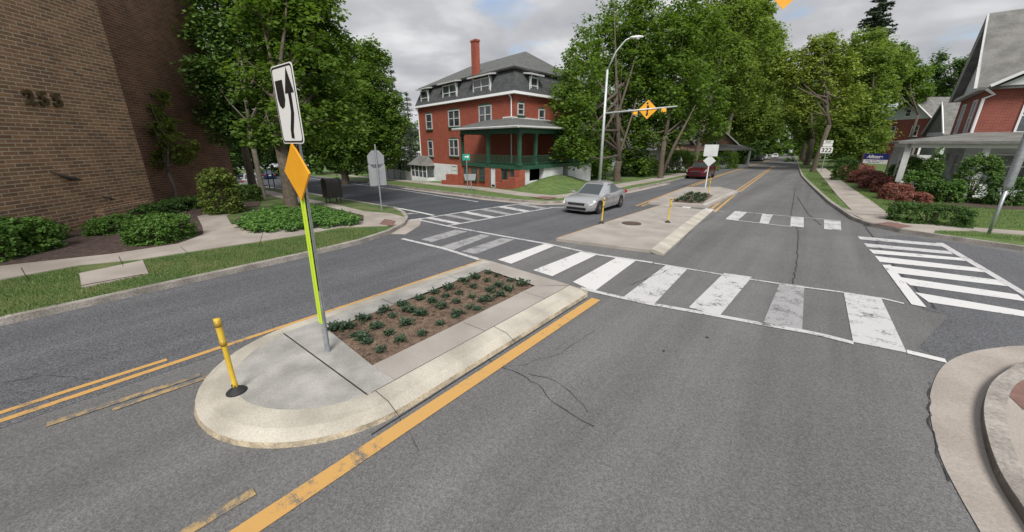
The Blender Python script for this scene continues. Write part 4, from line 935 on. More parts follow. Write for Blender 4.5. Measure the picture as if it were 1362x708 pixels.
# --- big street trees beyond the intersection (west side)
b = at(824, 31.5); D = dep(b)
tree('maple_tree', 'large maple behind the street light, nearest the brick house porch', b, .30, lobes_px(D, [(770, 110, 34, -3), (800, 60, 42, 4), (768, 160, 32, -4), (815, 130, 45, 5), (785, 200, 26, 0), (830, 30, 38, 5), (840, 90, 40, 5), (835, 185, 34, 5), (862, 70, 34, 5), (752, 190, 22, -4.5), (752, 130, 22, -4), (850, 140, 38, 5), (796, 222, 16, 3), (848, 215, 24, 5), (858, 20, 26, 5), (775, 75, 28, 0), (770, 205, 20, -4), (755, 160, 20, -4), (785, 130, 30, 2), (795, 170, 30, 4)]), 'leaf_maple', .28, 24, 26, .8, 31, group=SG)
b = P(878, 239); D = dep(b)
tree('maple_tree', 'dark forked trunk maple by the sidewalk left of the red car', b, .24, lobes_px(D, [(895, 60, 40, 0), (905, 110, 40, 0), (880, 140, 34, 0), (930, 50, 36, 1), (870, 95, 34, 0), (905, 25, 30, 1), (930, 130, 36, 2), (862, 178, 22, 0), (905, 165, 26, 1), (890, 185, 18, 2), (945, 170, 22, 3)]), 'leaf_maple', .32, 22, 26, 1., 32, group=SG, extra_trunk=[Vector(b), Vector(b)+Vector((.7, .6, 3)), Vector(b)+Vector((1.8, 1.6, 6.5))])
b = P(924, 226); b = at(924, 46); D = dep(b)
tree('oak_tree', 'leaning brown trunk oak behind the red car', b, .30, lobes_px(D, [(950, 40, 36, 0), (965, 90, 38, 0), (940, 100, 34, 0), (985, 30, 34, 0), (960, 5, 32, 0), (1000, 70, 28, 1), (985, 120, 34, 2), (935, 150, 26, 1), (1010, 15, 20, 0), (925, 75, 30, 0)]), 'leaf_oak', .34, 22, 26, 1.05, 33, group=SG, lean=(.5, .6))
b = at(963, 60); D = dep(b)
tree('oak_tree', 'tall oak with straight pale grey trunk before the parked dark car', b, .36, lobes_px(D, [(985, 90, 36, 0), (1010, 60, 30, 0), (970, 60, 34, 0), (1000, 120, 34, 0), (970, 140, 30, 0), (1025, 90, 20, 0), (990, 160, 28, 2), (1018, 50, 22, -3), (1000, 18, 24, 0), (1030, 75, 14, -4), (955, 120, 24, 0)]), 'leaf_oak', .42, 20, 26, 1.25, 34, 'bark_light', group=SG)
b = at(975, 80); D = dep(b)
tree('oak_tree', 'shaded oak further along the street behind the parked cars', b, .5, lobes_px(D, [(1000, 150, 30, 0), (985, 175, 20, 0), (1020, 120, 26, 0), (1015, 165, 22, 0), (1000, 110, 26, 0), (980, 130, 26, 4)]), 'leaf_oak', .5, 18, 26, 1.5, 35, group=SG)
b = at(1000, 110); D = dep(b)
tree('oak_tree', 'small looking distant oak overhanging the left kerb', b, .5, lobes_px(D, [(1025, 170, 18, 0), (1015, 185, 16, 0), (1024, 145, 16, 0), (1028, 120, 14, 0), (1012, 150, 20, 0), (1003, 180, 12, 0)]), 'leaf_maple', .6, 18, 24, 1.8, 36, group=SG)
# --- east side
EG = 'trees along the east side of the street'
b = at(1086, 46); D = dep(b)
tree('maple_tree', 'yellow green maple on the verge before the route sign', b, .27, lobes_px(D, [(1100, 75, 26, 0), (1065, 95, 22, 0), (1090, 110, 24, 0), (1120, 95, 24, 0), (1050, 110, 16, 0), (1130, 130, 20, 0), (1065, 140, 18, 0), (1100, 60, 16, 0), (1035, 95, 13, 0), (1115, 150, 16, 0), (1078, 68, 18, 0), (1045, 80, 13, 0)]), 'leaf_lime', .34, 22, 24, .95, 41, 'bark', group=EG, lean=(.55, 0), fork=5.0, shell=.35)
b = at(1076, 66); D = dep(b)
tree('maple_tree', 'second street maple just behind the yellow green one', b, .45, lobes_px(D, [(1075, 130, 26, 0), (1055, 150, 18, 0), (1095, 150, 24, 0), (1060, 120, 20, 0), (1085, 175, 18, 0), (1066, 172, 14, 0)]), 'leaf_oak', .42, 20, 24, 1.3, 42, group=EG)
b = at(1068, 95); D = dep(b)
tree('maple_tree', 'distant maple overhanging the right kerb', b, .45, lobes_px(D, [(1065, 150, 18, 0), (1058, 130, 13, 0), (1072, 175, 14, 0), (1055, 110, 16, 0)]), 'leaf_maple', .6, 18, 24, 1.7, 43, group=EG)
b = at(1150, 52); D = dep(b)
tree('maple_tree', 'wide mid green maple in the yard behind the blue and white sign', b, .40, lobes_px(D, [(1145, 90, 34, 0), (1162, 130, 32, 0), (1135, 150, 34, 0), (1180, 95, 26, 0), (1150, 185, 30, 0), (1125, 190, 24, 0), (1150, 60, 22, 0), (1110, 165, 22, 0)]), 'leaf_oak', .36, 22, 26, 1.1, 44, group=EG)
b = at(1205, 66); D = dep(b)
tree('maple_tree', 'dark maple between the street tree and the white gable', b, .2, lobes_px(D, [(1200, 100, 24, 0), (1215, 120, 20, 0), (1185, 80, 22, 0), (1222, 100, 12, 0), (1165, 75, 22, 0)]), 'leaf_maple', .45, 20, 24, 1.3, 45)
b = at(1120, 80); conifer('spruce_tree', 'tall ragged spruce towering above the trees on the right', b, 34, 7.5, 24, 'leaf_conifer', .85, 40, sparse=1.3, bare=.2)
b = at(1258, 90); D = dep(b)
tree('ash_tree', 'thin crowned tree behind the shingled roof left of the grey gable', b, .4, lobes_px(D, [(1245, 95, 14, 0), (1250, 78, 9, 0), (1262, 110, 14, 0), (1240, 120, 16, 0), (1258, 128, 14, 0)]), 'leaf_dark', .5, 14, 20, 1.3, 46, shell=.2)
b = at(1285, 84); D = dep(b)
tree('ash_tree', 'thin crowned tree partly hidden by the right house roof', b, .4, lobes_px(D, [(1285, 95, 14, 0), (1295, 80, 10, 0), (1278, 85, 9, 0), (1300, 110, 14, 0), (1270, 130, 12, 0)]), 'leaf_dark', .5, 14, 20, 1.3, 47, shell=.2)
# --- woods: closing tree masses
def woods(pts, name='woods', leaf='leaf_dark', size=.9, seed=0, h=9):
    g = random.Random(seed); cl = []
    for (px, dp) in pts:
        x, y, z = at(px, dp)
        for _ in range(26): 
            hh = h*g.uniform(.75, 1.15); cl.append((x+g.gauss(0, 4.), y+g.gauss(0, 4.), z+g.uniform(0, 1)**.8*hh, 1.7*g.uniform(.6, 1.3)))
    o = leafmesh(name, leaf, None, cl, 44, size, seed); tag(o, kind='stuff', label='wood of leafy trees closing the view'); return o
woods([(x, 75+((x*7) % 20)) for x in range(280, 560, 16)], seed=51, h=11)
woods([(x, 90+((x*7) % 20)) for x in range(700, 1000, 13)], seed=52, h=11)
woods([(x, 150+((x*7) % 20)) for x in list(range(990, 1036, 8))+list(range(1068, 1100, 8))], seed=53, h=19, leaf='leaf_maple', size=1.2)
woods([(x, 260) for x in list(range(1000, 1044, 8))+list(range(1064, 1100, 8))], seed=54, h=12, leaf='leaf_dark', size=1.6)
woods([(x, 92+((x*7) % 20)) for x in range(1105, 1420, 14)], seed=55, h=9, leaf='leaf_maple')
woods([(x, 60+((x*7) % 12)) for x in range(-200, 280, 20)], seed=56, h=10)
# --- shrubs
def shrub(label, base, rx, ry, h, leaf='leaf_box', size=.07, seed=0, name='round_shrub', cat='shrub', group=None, cr=.16, n_per=60, k=None, squash=.5, rot=0., stem=True):
    t = thing(name, label, cat, tuple(base), 0, group); g = np.random.default_rng(seed)
    A = (rx*ry+rx*h+ry*h); cr = cr*.72; k = k or min(420, max(40, int(A*3.2/(cr*cr))))
    d = g.uniform(-1, 1, size=(k, 3)); q_ = 2/squash; d[:, 2] = d[:, 2]*.75+.3
    sup = d/(np.sum(np.abs(d)**q_, axis=1)**(1/q_))[:, None]; sup *= (.72+.28*g.random(k))[:, None]
    cr_, sr_ = math.cos(rot), math.sin(rot); X = sup[:, 0]*rx; Y = sup[:, 1]*ry
    cl = np.column_stack([base[0]+X*cr_-Y*sr_, base[1]+X*sr_+Y*cr_, base[2]+h*.25+np.clip(sup[:, 2], -.3, 1)*h*.72, cr*(.7+.6*g.random(k))])
    leafmesh('foliage', leaf, t, cl, max(18, n_per//2), size*.95, seed, flat=.5, loc=tuple(base))
    mb = MB()
    for i in range(7):
        a = i*.9; mb.tube([(base[0], base[1], base[2]-.05), (base[0]+math.cos(a)*rx*.3, base[1]+math.sin(a)*ry*.3, base[2]+h*.5)], [.03, .012], 5)
    if stem: mb.build('stem', 'bark', t)
    return t
b = P(152, 309, .12); shrub('clipped low boxwood nearest the brick ledge of the tan wall', b, .7, .45, .55, 'leaf_bush', .06, 61, rot=2.3)
b = P(218, 320, .12); shrub('rounded boxwood mound at the tip of the mulch bed by the sidewalk', b, .80, .65, .80, 'leaf_bush', .065, 62, rot=2.3)
b = P(228, 283, .12); shrub('low dark hedge at the foot of the recessed brick wall', b, 2.0, .5, .55, 'leaf_box', .07, 63, rot=2.35, name='hedge', cat='hedge')
b = P(8, 340, .12); shrub('loose bright green shrub cut by the left edge', b, .95, .8, 1.0, 'leaf_bush', .085, 64, cr=.22, rot=2.3)
b = P(58, 322, .12); shrub('small loose shrub between the edge shrub and the boxwoods', b, .5, .4, .55, 'leaf_bush', .08, 65, cr=.2, rot=2.3)
b = P(298, 283, .12); shrub('yellowish layered yew by the corner of the recessed wall', b, .8, .7, 2.0, 'leaf_yew', .11, 66, cr=.3, n_per=45, name='yew_bush', squash=.8)
b = at(345, 25); b = P(332, 268, .1); shrub('small dark ball shrub behind the yellowish yew', b, .6, .6, .9, 'leaf_dark', .08, 67)
b = P(235, 272, .12); D = dep(b)
tree('ornamental_maple', 'small ornamental maple with pale forked trunk before the recessed brick wall', b, .07, lobes_px(D, [(200, 150, 16, 0), (220, 170, 18, 0), (185, 130, 14, 0), (240, 205, 16, 0), (210, 210, 14, 0), (255, 195, 10, 0), (175, 115, 12, 0), (225, 190, 14, -.3), (188, 212, 9, 0), (215, 130, 11, 0)]), 'leaf_lime', .12, 130, 34, .26, 68, 'bark_light', shell=.2, fork=1.6)
# ivy bed
def bed_clumps(pts, step, r_, z, seed):
    g = random.Random(seed); xs = [p[0] for p in pts]; ys = [p[1] for p in pts]; cl = []
    def inside(x, y):
        c = False; j = len(pts)-1
        for i in range(len(pts)):
            if (pts[i][1] > y) != (pts[j][1] > y) and x < (pts[j][0]-pts[i][0])*(y-pts[i][1])/(pts[j][1]-pts[i][1])+pts[i][0]: c = not c
            j = i
        return c
    x = min(xs)
    while x < max(xs):
        y = min(ys)
        while y < max(ys):
            xx, yy = x+g.uniform(-.5, .5)*step, y+g.uniform(-.5, .5)*step
            if inside(xx, yy): cl.append((xx, yy, gz(xx, yy)+z*g.uniform(.7, 1.2), r_*g.uniform(.7, 1.3)))
            y += step
        x += step
    return cl
ivy = [P2(*p, .2) for p in ((312, 300), (330, 308), (385, 306), (440, 301), (478, 297), (480, 291), (450, 284), (425, 277), (380, 274), (335, 286))]
o = leafmesh('ivy_bed', 'leaf_ivy', None, bed_clumps(ivy, .22, .2, .30, 3), 55, .09, 70, flat=.9); tag(o, 'bright green ivy bed between the two sidewalk arms', 'ground cover', kind='stuff')
def grass(name, pts, dens, seed, leaf='blade', hb=.045, off=.12):
    g = np.random.default_rng(seed); cl = bed_clumps(pts, dens, .0, 0, seed); c = np.array([(a[0], a[1], a[2]+off) for a in cl]); n = len(c)
    if n == 0: return
    h = hb*(.5+g.random(n)); a = g.random(n)*6.283; dx_, dy_ = np.cos(a)*.009, np.sin(a)*.009; lx, ly = g.normal(size=n)*.02, g.normal(size=n)*.02
    v = np.stack([c-np.column_stack([dx_, dy_, 0*a]), c+np.column_stack([dx_, dy_, 0*a]), c+np.column_stack([lx, ly, h])], 1).reshape(-1, 3)
    me = bpy.data.meshes.new(name); me.vertices.add(3*n); me.vertices.foreach_set('co', v.ravel()); me.loops.add(3*n); me.loops.foreach_set('vertex_index', np.arange(3*n)); me.polygons.add(n); me.polygons.foreach_set('loop_start', np.arange(0, 3*n, 3))
    try: me.polygons.foreach_set('loop_total', np.full(n, 3))
    except Exception: pass
    at_ = me.attributes.new('tint', 'FLOAT', 'FACE'); at_.data.foreach_set('value', g.random(n).astype(np.float32)); me.update(calc_edges=True); me.materials.append(M[leaf])
    o = bpy.data.objects.new(name, me); C.objects.link(o); tag(o, 'mown grass of the verge', None, kind='stuff'); return o
grass('grass', [P2(*p) for p in ((-60, 398), (0, 382), (108, 361), (112, 391), (200, 371), (194, 353), (330, 331), (400, 320), (455, 309), (500, 309), (505, 314), (430, 337), (300, 364), (150, 398), (0, 433), (-60, 448))], .04, 81, 'blade_dry')
grass('grass', [P2(*p) for p in ((1200, 300), (1150, 268), (1130, 250), (1180, 255), (1230, 270), (1362, 285), (1362, 311), (1262, 303))], .06, 82)
grass('grass', [P2(*p) for p in ((1070, 235), (1085, 224), (1096, 243), (1110, 262), (1118, 278), (1105, 268))], .08, 83)
grass('grass', [P2(*p) for p in ((1245, 312), (1290, 314), (1362, 320), (1362, 327), (1300, 320), (1248, 316))], .05, 84)
# right yard hedges
RG = 'red barberry bushes along the right hand sidewalk'
red = [((1212, 275), .85, .75, 'largest and nearest red barberry, above the low green hedge'), ((1190, 265), .8, .8, 'second red barberry from the front, touching the nearest one'), ((1178, 256), .8, .8, 'third red barberry from the front of the row'), ((1163, 250), .85, .85, 'fourth red barberry, in the middle of the row'), ((1150, 243), .9, .85, 'fifth red barberry, below the blue and white sign'), ((1138, 236), .9, .85, 'farthest red barberry, at the head of the row')]
for i, (p, r_, h_, lb) in enumerate(red):
    b = P(*p, .12); k_ = dep(b)/24; shrub(lb, b, r_*k_, r_*k_, h_*k_*(1.3 if i < 3 else .95), 'leaf_red', .075*k_, 90+i, name='barberry_bush', group=RG, cr=.17*k_, n_per=45, squash=.7)
b = P(1232, 297, .12); shrub('low rectangular green hedge at the sidewalk corner', b, 1.15, .5, .75, 'leaf_box', .06, 100, name='hedge', cat='hedge', rot=R(-12), squash=.35)
def aty(px, y):
    q = ray(px, 225); x = q[0]/q[1]*y; return (x, y, gz(x, y)+.1)
for i, (px, ty, hw_, y_, lf, lb, sq) in enumerate([
    (1240, 192, 17, 31.2, 'leaf_dark', 'dark cone shaped evergreen before the white porch', 1.25),
    (1211, 206, 18, 34.2, 'leaf_bush', 'bright rounded bush left of the cone evergreen', .6),
    (1229, 226, 22, 31.0, 'leaf_bush', 'clipped green hedge behind the red barberries', .45),
    (1254, 238, 20, 30.0, 'leaf_box', 'mid green mound at the right end of the barberry row', .6),
    (1303, 200, 30, 30.4, 'leaf_dark', 'large dark yew mound in front of the right porch', .8),
    (1352, 233, 24, 29.4, 'leaf_box', 'green bush under the porch railing at the right edge', .6),
    (1192, 214, 10, 38., 'leaf_bush', 'green bush beside the blue and white sign', .6),
    (1124, 208, 18, 46., 'leaf_dark', 'dark hedge between the route sign and the barberries', .6),
    (1276, 238, 17, 29.6, 'leaf_bush', 'bright bush between the mound and the large dark yew', .6)]):
    b = aty(px, y_); D_ = proj(*b)[2]; zt_ = Wp(px, ty, 1.); q = ray(px, ty); zt_ = H+q[2]/q[1]*y_; r_ = hw_*D_/F*.72
    shrub(lb, b, r_, r_*.75, max(.7, zt_-b[2]), lf, .09, 110+i, name='evergreen_bush', cr=.22, n_per=44, squash=sq)
b_ = [aty(1190, 33), aty(1215, 29.0), aty(1290, 27.6), aty(1400, 27.4), aty(1400, 31), aty(1215, 31.5)]
drape('mulch_bed', b_, .125, 'mulch')
# bushes near the red house and further west
for i, (px, dp, rx, h_, lb) in enumerate([(905, 44, 2.0, 2.8, 'big bush before the white gabled cottage'), (850, 40, 2.4, 2.0, 'bush behind the first street maple beside the brick house'), (780, 38, 1.6, 1.6, 'low bush at the right end of the porch'), (938, 50, 1.8, 2.6, 'small bush before the dark bungalow porch'), (962, 56, 2.2, 2.8, 'round bush hiding the middle of the bungalow porch'), (978, 60, 1.6, 2.2, 'bush at the right corner of the bungalow porch')]):
    b = at(px, dp); shrub(lb, b, rx, rx, h_, 'leaf_maple', .16, 130+i, name='garden_bush', cr=.4, n_per=40, squash=.8)
# planting in the near island
SP = 'young perennials planted in the near traffic island'
kk = 150/759.; k2 = 160/1133.
spots = [(430+x*kk, 350+y*kk) for x, y in ((75, 435), (150, 425), (190, 425), (225, 480), (270, 500), (300, 525), (385, 580), (280, 375), (245, 365), (355, 425), (410, 320), (465, 350), (440, 470), (520, 515), (530, 275), (560, 310), (560, 405), (650, 335), (650, 235), (665, 470), (735, 255), (590, 315))]
spots += [(560+x*k2, 350+y*k2) for x, y in ((20, 470), (185, 565), (100, 345), (130, 270), (195, 400), (235, 305), (340, 480), (335, 355), (265, 230), (360, 275), (405, 165), (495, 210), (510, 130), (480, 310), (455, 410), (530, 430), (620, 335), (575, 345), (655, 250), (620, 155), (710, 110), (635, 85), (730, 205), (745, 295), (820, 245), (845, 155), (950, 190))]
def seedling(seed):
    t = thing('seedling', 'x', 'plant', (0, 0, 0), 0, SP); g = random.Random(seed); mb = MB()
    for i in range(64):
        a = g.uniform(0, 6.283); e_ = g.uniform(.05, 1.1); L_ = g.uniform(.05, .10); w_ = .02
        c_ = Vector((g.gauss(0, .042), g.gauss(0, .042), g.uniform(.01, .075))); d = Vector((math.cos(a)*math.cos(e_), math.sin(a)*math.cos(e_), math.sin(e_))); sd = d.cross(Vector((0, 0, 1))).normalized()*w_
        mb.add([c_, c_+d*L_*.5+sd, c_+d*L_+Vector((0, 0, -.02)), c_+d*L_*.5-sd], [(0, 1, 2, 3)])
    me_o = mb.build('leaves', 'leaf_plant', None, fix=False); me_o.parent = t
    a_ = me_o.data.attributes.new('tint', 'FLOAT', 'FACE'); a_.data.foreach_set('value', np.random.default_rng(seed).random(len(me_o.data.polygons)).astype(np.float32))
    st = MB(); st.tube([(0, 0, -.03), (0, 0, .06)], [.006, .004], 5); s_o = st.build('stem', 'bark', None); s_o.parent = t
    return t
protos = [seedling(i) for i in range(3)]; g = random.Random(4)
spots.sort(key=lambda p: -p[1])
for i, (px, py) in enumerate(spots):
    x, y, z = P(px, py+2, HS-.02); o = protos[i] if i < 3 else copy_tree(protos[i % 3])
    o.location = (x, y, z-.01); o.rotation_euler = (0, 0, g.uniform(0, 6.28)); s_ = g.uniform(.7, 1.25); o.scale = (s_, s_, s_)
    o['label'] = 'small dark green seedling in the brown soil of the near traffic island'
g = random.Random(9); SP2 = 'low plants in the far traffic island'
for i in range(22):
    u, v_ = (i % 6+.5)/6+g.uniform(-.05, .05), (i//6+.5)/4+g.uniform(-.06, .06)
    u = min(.94, u)
    a = [fs[0][k]+(fs[1][k]-fs[0][k])*v_ for k in (0, 1)]; b_ = [fs[3][k]+(fs[2][k]-fs[3][k])*v_ for k in (0, 1)]
    x, y = a[0]+(b_[0]-a[0])*u, a[1]+(b_[1]-a[1])*u; o = copy_tree(protos[i % 3]); o.location = (x, y, gz(x, y)+.12); o.scale = (1.5, 1.5, 1.5)
    o.name = 'seedling'; o['label'] = 'low plant in the soil square of the far traffic island'; o['group'] = SP2

g = random.Random(77); cb2 = MB()
for i in range(420):
    u, v_ = g.random(), g.random(); a = [pl[0][k]+(pl[1][k]-pl[0][k])*v_ for k in (0, 1)]; b_ = [pl[3][k]+(pl[2][k]-pl[3][k])*v_ for k in (0, 1)]
    x, y = a[0]+(b_[0]-a[0])*u, a[1]+(b_[1]-a[1])*u; s_ = g.uniform(.008, .03); cb2.box((x, y, gz(x, y)+HS-.02+.02*math.sin(7*x+3*y)), (s_*2, s_, s_*.6), g.uniform(0, 3))
o = cb2.build('soil_crumbs', 'soil', None); tag(o, 'loose crumbs of soil and bark in the near planting bed', kind='stuff')
# ================================================ signs, posts, street furniture
def plate(name, pts, m, parent, frm, th=.006):     # pts (x,z) in the sign plane; frm: (origin, right, outward)
    o, r_, n = frm; r_ = Vector(r_); n = Vector(n); o = Vector(o)
    return MB().prism(pts, lambda a, b, d: tuple(o+r_*a+Vector((0, 0, b))+n*d), th).build(name, m, parent)
def rrect(w_, h_, r_, z0=0, x0=0):
    o = []
    for cx, cz, a0 in ((w_/2-r_, h_/2-r_, 0), (-w_/2+r_, h_/2-r_, 90), (-w_/2+r_, -h_/2+r_, 180), (w_/2-r_, -h_/2+r_, 270)):
        for k in range(4): a = R(a0+30*k); o.append((x0+cx+r_*math.cos(a), z0+cz+r_*math.sin(a)))
    return o
# --- keep right sign on the near island
kb = P(437, 468, .15)
KR = thing('keep_right_sign', 'white keep right arrow sign over an orange diamond on steel post in near island', 'sign', kb)
mb = MB(); top_z = 3.86
def chan(mb, x, y, z0, z1, lean=(0, 0)):
    w_ = .04; prof = [(-w_, .0), (-w_, -.004), (-.018, -.004), (-.018, .026), (.018, .026), (.018, -.004), (w_, -.004), (w_, 0), (.022, 0), (.022, .03), (-.022, .03), (-.022, 0)]
    mb.prism(prof, lambda a, b, d: (x+a+(lean[0] if d else 0), y+b+(lean[1] if d else 0), z0+d), z1-z0)
mb.tube([(kb[0]-.02, kb[1], kb[2]-.02), (kb[0]+.0, kb[1], kb[2]+.5)], [.036, .034], 14); mb.tube([(kb[0], kb[1], kb[2]+.49), (kb[0]+.03, kb[1], kb[2]+.95)], [.029, .029], 12)
mb.build('post_sleeve', 'galv', KR, smooth=False)
mb = MB(); chan(mb, kb[0]+.0, kb[1], kb[2]+.45, top_z-.13, (.185, .0)); ch = mb.build('post', 'galv', KR)
mb = MB()
for i in range(52): mb.box((kb[0]+(.15+i*.055)*.057, kb[1]-.0055, kb[2]+.6+i*.055), (.011, .004, .022))
mb.build('hole_pattern', 'black', ch)['kind'] = 'stuff'
yS = kb[1]-.06
frm = ((kb[0]-.0, yS, 0), (1, 0, 0), (0, -1, 0))
sc = .195
pan = plate('sign_panel', [(a+sc, b) for a, b in rrect(.56, .82, .05, 3.40)], 'sign_white', KR, frm)
bd = MB(); o_ = rrect(.535, .795, .045, 3.40); i_ = rrect(.50, .76, .04, 3.40); n = len(o_)
vs = [(frm[0][0]+sc+a, yS-.0085, b) for a, b in o_]+[(frm[0][0]+sc+a, yS-.0085, b) for a, b in i_]
bd.add(vs, [(k, (k+1) % n, n+(k+1) % n, n+k) for k in range(n)])
bd.build('border', 'black', pan, fix=False)
def strip(pts, w0, w1):
    L_ = []; Rr = []
    for i, p in enumerate(pts):
        a = pts[max(i-1, 0)]; b = pts[min(i+1, len(pts)-1)]; d = math.hypot(b[0]-a[0], b[1]-a[1]); nx, ny = -(b[1]-a[1])/d, (b[0]-a[0])/d
        w_ = w0+(w1-w0)*i/(len(pts)-1); L_.append((p[0]+nx*w_, p[1]+ny*w_)); Rr.append((p[0]-nx*w_, p[1]-ny*w_))
    return L_+Rr[::-1]
fr2 = ((frm[0][0]+sc, yS-.0085, 0), (1, 0, 0), (0, -1, 0))
cur = [(-.06, 3.05), (-.055, 3.14), (.0, 3.24), (.075, 3.33), (.085, 3.42), (.085, 3.53)]
cur = [(0.02, 3.05), (0.03, 3.14), (.07, 3.22), (.115, 3.32), (.12, 3.42), (.12, 3.53)]
plate('arrow', strip(cur, .036, .036), 'black', pan, fr2, .002)
plate('arrow_head', [(.01, 3.52), (.23, 3.52), (.125, 3.77)], 'black', pan, fr2, .0025)
plate('median_symbol', [(-.21, 3.66), (-.21, 3.47), (-.18, 3.40), (-.125, 3.37), (-.06, 3.39), (-.02, 3.46), (-.02, 3.66)], 'black', pan, fr2, .002)
dc = .135
dm = plate('diamond_panel', [(dc-.335, 2.665), (dc, 2.33), (dc+.335, 2.665), (dc, 3.0)], 'sign_yellow', KR, frm, .01)
plate('diamond_panel', [(dc-.335, 2.665), (dc, 2.33), (dc+.335, 2.665), (dc, 3.0)], 'sign_yellow', KR, ((kb[0]-.035, kb[1]-.035, 0), (1, 0, 0), (0, -1, 0)), .01)
ln_ = lambda z: kb[0]+(z-.6)*.057
for x0_, x1_, y0_, y1_ in ((-.073, -.031, -.034, -.026), (-.009, .033, -.034, -.026), (-.053, -.047, -.02, .03)):
    q = [(x0_, y0_), (x1_, y0_), (x1_, y1_), (x0_, y1_)]
    MB().hexa([(ln_(z)+a, kb[1]+b_, z) for z in (.61, 2.36) for a, b_ in q]).build('reflector_strip', 'reflect_lime', KR)
# --- yellow flexible delineators
def delineator():
    t = thing('delineator_post', 'x', 'delineator', (0, 0, 0), 0, 'yellow flexible posts on the traffic islands')
    o = MB().lathe([(.11, 0), (.108, .012), (.09, .03), (.05, .055), (.036, .07)], n=24).build('base', 'rubber', None, smooth=True); o.parent = t
    mb = MB(); mb.lathe([(.03, .05), (.03, .12), (.027, .14), (.027, .60), (.030, .62), (.032, .72), (.033, .93), (.033, .96)], n=20); o = mb.build('tube', 'post_yellow', None, smooth=True); o.parent = t; o.data.polygons[0].use_smooth = False
    for z in (.62, .86): o = MB().lathe([(.0345, z), (.0345, z+.075)], n=20).build('band', 'post_band', None, smooth=True); o.parent = t
    mb = MB()
    for z, a in ((.085, 1.2), (.085, -.4), (.11, .4)): mb.box((.031*math.cos(a-1.57), .031*math.sin(a-1.57), z), (.012, .012, .016), a)
    o = mb.build('bolt_holes', 'black', None); o.parent = t
    return t
dl = delineator()
for i, (px, py, h_, lb) in enumerate([(315, 521, HS, 'near yellow flexible post with black rubber base on the rounded island nose'), (800, 297, .09, 'yellow flexible post left of the manhole on the middle island'), (888, 296, .09, 'yellow flexible post right of the manhole on the middle island'), (942, 259, .12, 'farthest yellow flexible post behind the planted soil square')]):
    o = dl if i == 0 else copy_tree(dl); p = P(px, py, h_); o.location = p; o['label'] = lb
    o.rotation_euler = (0, R(-2) if i == 0 else R((0, 2, 5, 0)[i]), i*.7)
p = P(840, 297.5, .09); mh = thing('manhole_cover', 'round rusty manhole cover in the middle traffic island', 'manhole cover', p)
MB().lathe([(.36, 0), (.36, .012), (.33, .014)], p, 28).build('frame', 'crack_seal', mh)
M['rust'] = mat('rust', (.06, .04, .03), .8, (.12, .08, .06), 20, bump=.5)
MB().lathe([(.325, .0), (.325, .016)], p, 28).build('lid', 'rust', mh)
# --- street light with mast arm, warning diamond and beacons
b = P(797, 248); LQ = thing('street_light', 'tall pale street light with mast arm carrying an orange warning diamond and two beacons', 'street light', b)
dist_ = math.hypot(b[0], b[1])
def VX(px, py, dd=dist_):
    d = ray(px, py); t = dd/math.hypot(d[0], d[1]); return Vector((d[0]*t, d[1]*t, H+d[2]*t))
tp = VX(806, 93); tp.x, tp.y = b[0], b[1]
MB().tube([b, tp], [.13, .075], 14).build('pole', 'steel_light', LQ, smooth=True)
MB().box((b[0], b[1], b[2]+.06), (.45, .45, .14)).build('pole_base', 'steel_light', LQ)
e_ = VX(840, 50); ar = MB().tube([tp, tp.lerp(e_, .35)+Vector((0, 0, .45)), tp.lerp(e_, .75)+Vector((0, 0, .35)), e_+Vector((0, 0, .0))], [.06, .05, .045, .04], 10).build('lamp_arm', 'steel_light', LQ, smooth=True)
dr_ = (e_-tp); dr_.z = 0; dr_.normalize()
lp = MB(); sd_ = Vector((-dr_.y, dr_.x, 0))
for (a0, a1, w_, z0, z1) in ((-.1, .75, .17, -.06, .10),):
    rg = []
    for k, (t, ww, zz) in enumerate(((-.1, .07, .05), (.12, .14, .09), (.45, .17, .10), (.72, .12, .06), (.80, .04, .02))):
        c_ = e_+dr_*t; rg.append([c_+sd_*ww*math.cos(j*math.pi/5)+Vector((0, 0, zz*math.sin(j*math.pi/5))) for j in range(10)])
    vs = [q for r_ in rg for q in r_]; fs_ = [(i*10+j, i*10+(j+1) % 10, (i+1)*10+(j+1) % 10, (i+1)*10+j) for i in range(4) for j in range(10)]; lp.add(vs, fs_+[tuple(range(10)), tuple(range(40, 50))])
lh = lp.build('lamp_head', 'sign_white', LQ, smooth=True)
MB().lathe([(.14, -.02), (.13, -.09), (.07, -.14)], tuple(e_+dr_*.42-Vector((0, 0, .03))), 14).build('lens', 'siding', lh, smooth=True)
m0 = VX(804, 151); m0.x, m0.y = b[0], b[1]; m1 = VX(901, 141.5)
arm = MB().tube([m0, m1], [.07, .045], 10).build('mast_arm', 'steel_light', LQ, smooth=True)
ad = (m1-m0); ad.z = 0; ad.normalize(); outn = Vector((ad.y, -ad.x, 0))
if outn.dot(Vector((-m0.x, -m0.y, 0))) < 0: outn = -outn
def arrowless_diamond(c_, r_, parent, nm='warning_diamond'):
    fr_ = (tuple(Vector((c_.x, c_.y, 0))+outn*.09), tuple(ad), tuple(outn))
    d_ = plate(nm, [(-r_, c_.z), (0, c_.z-r_), (r_, c_.z), (0, c_.z+r_)], 'sign_yellow', parent, fr_, .015)
    return d_, fr_
c_ = VX(861.5, 146); dd_, fr_ = arrowless_diamond(c_, .64, LQ)
fr3 = (tuple(Vector(fr_[0])+outn*.017), fr_[1], fr_[2])
plate('crossing_symbol', [(-.03, c_.z-.42), (.05, c_.z-.36), (.03, c_.z-.1), (.10, c_.z+.05), (.04, c_.z+.28), (-.06, c_.z+.3), (-.10, c_.z+.02), (-.05, c_.z-.15), (-.12, c_.z-.4)], 'black', dd_, fr3, .004)
plate('crossing_symbol', [(-.05+.07*math.cos(k), c_.z+.40+.07*math.sin(k)) for k in np.linspace(0, 5.6, 9)], 'black', dd_, fr3, .004)
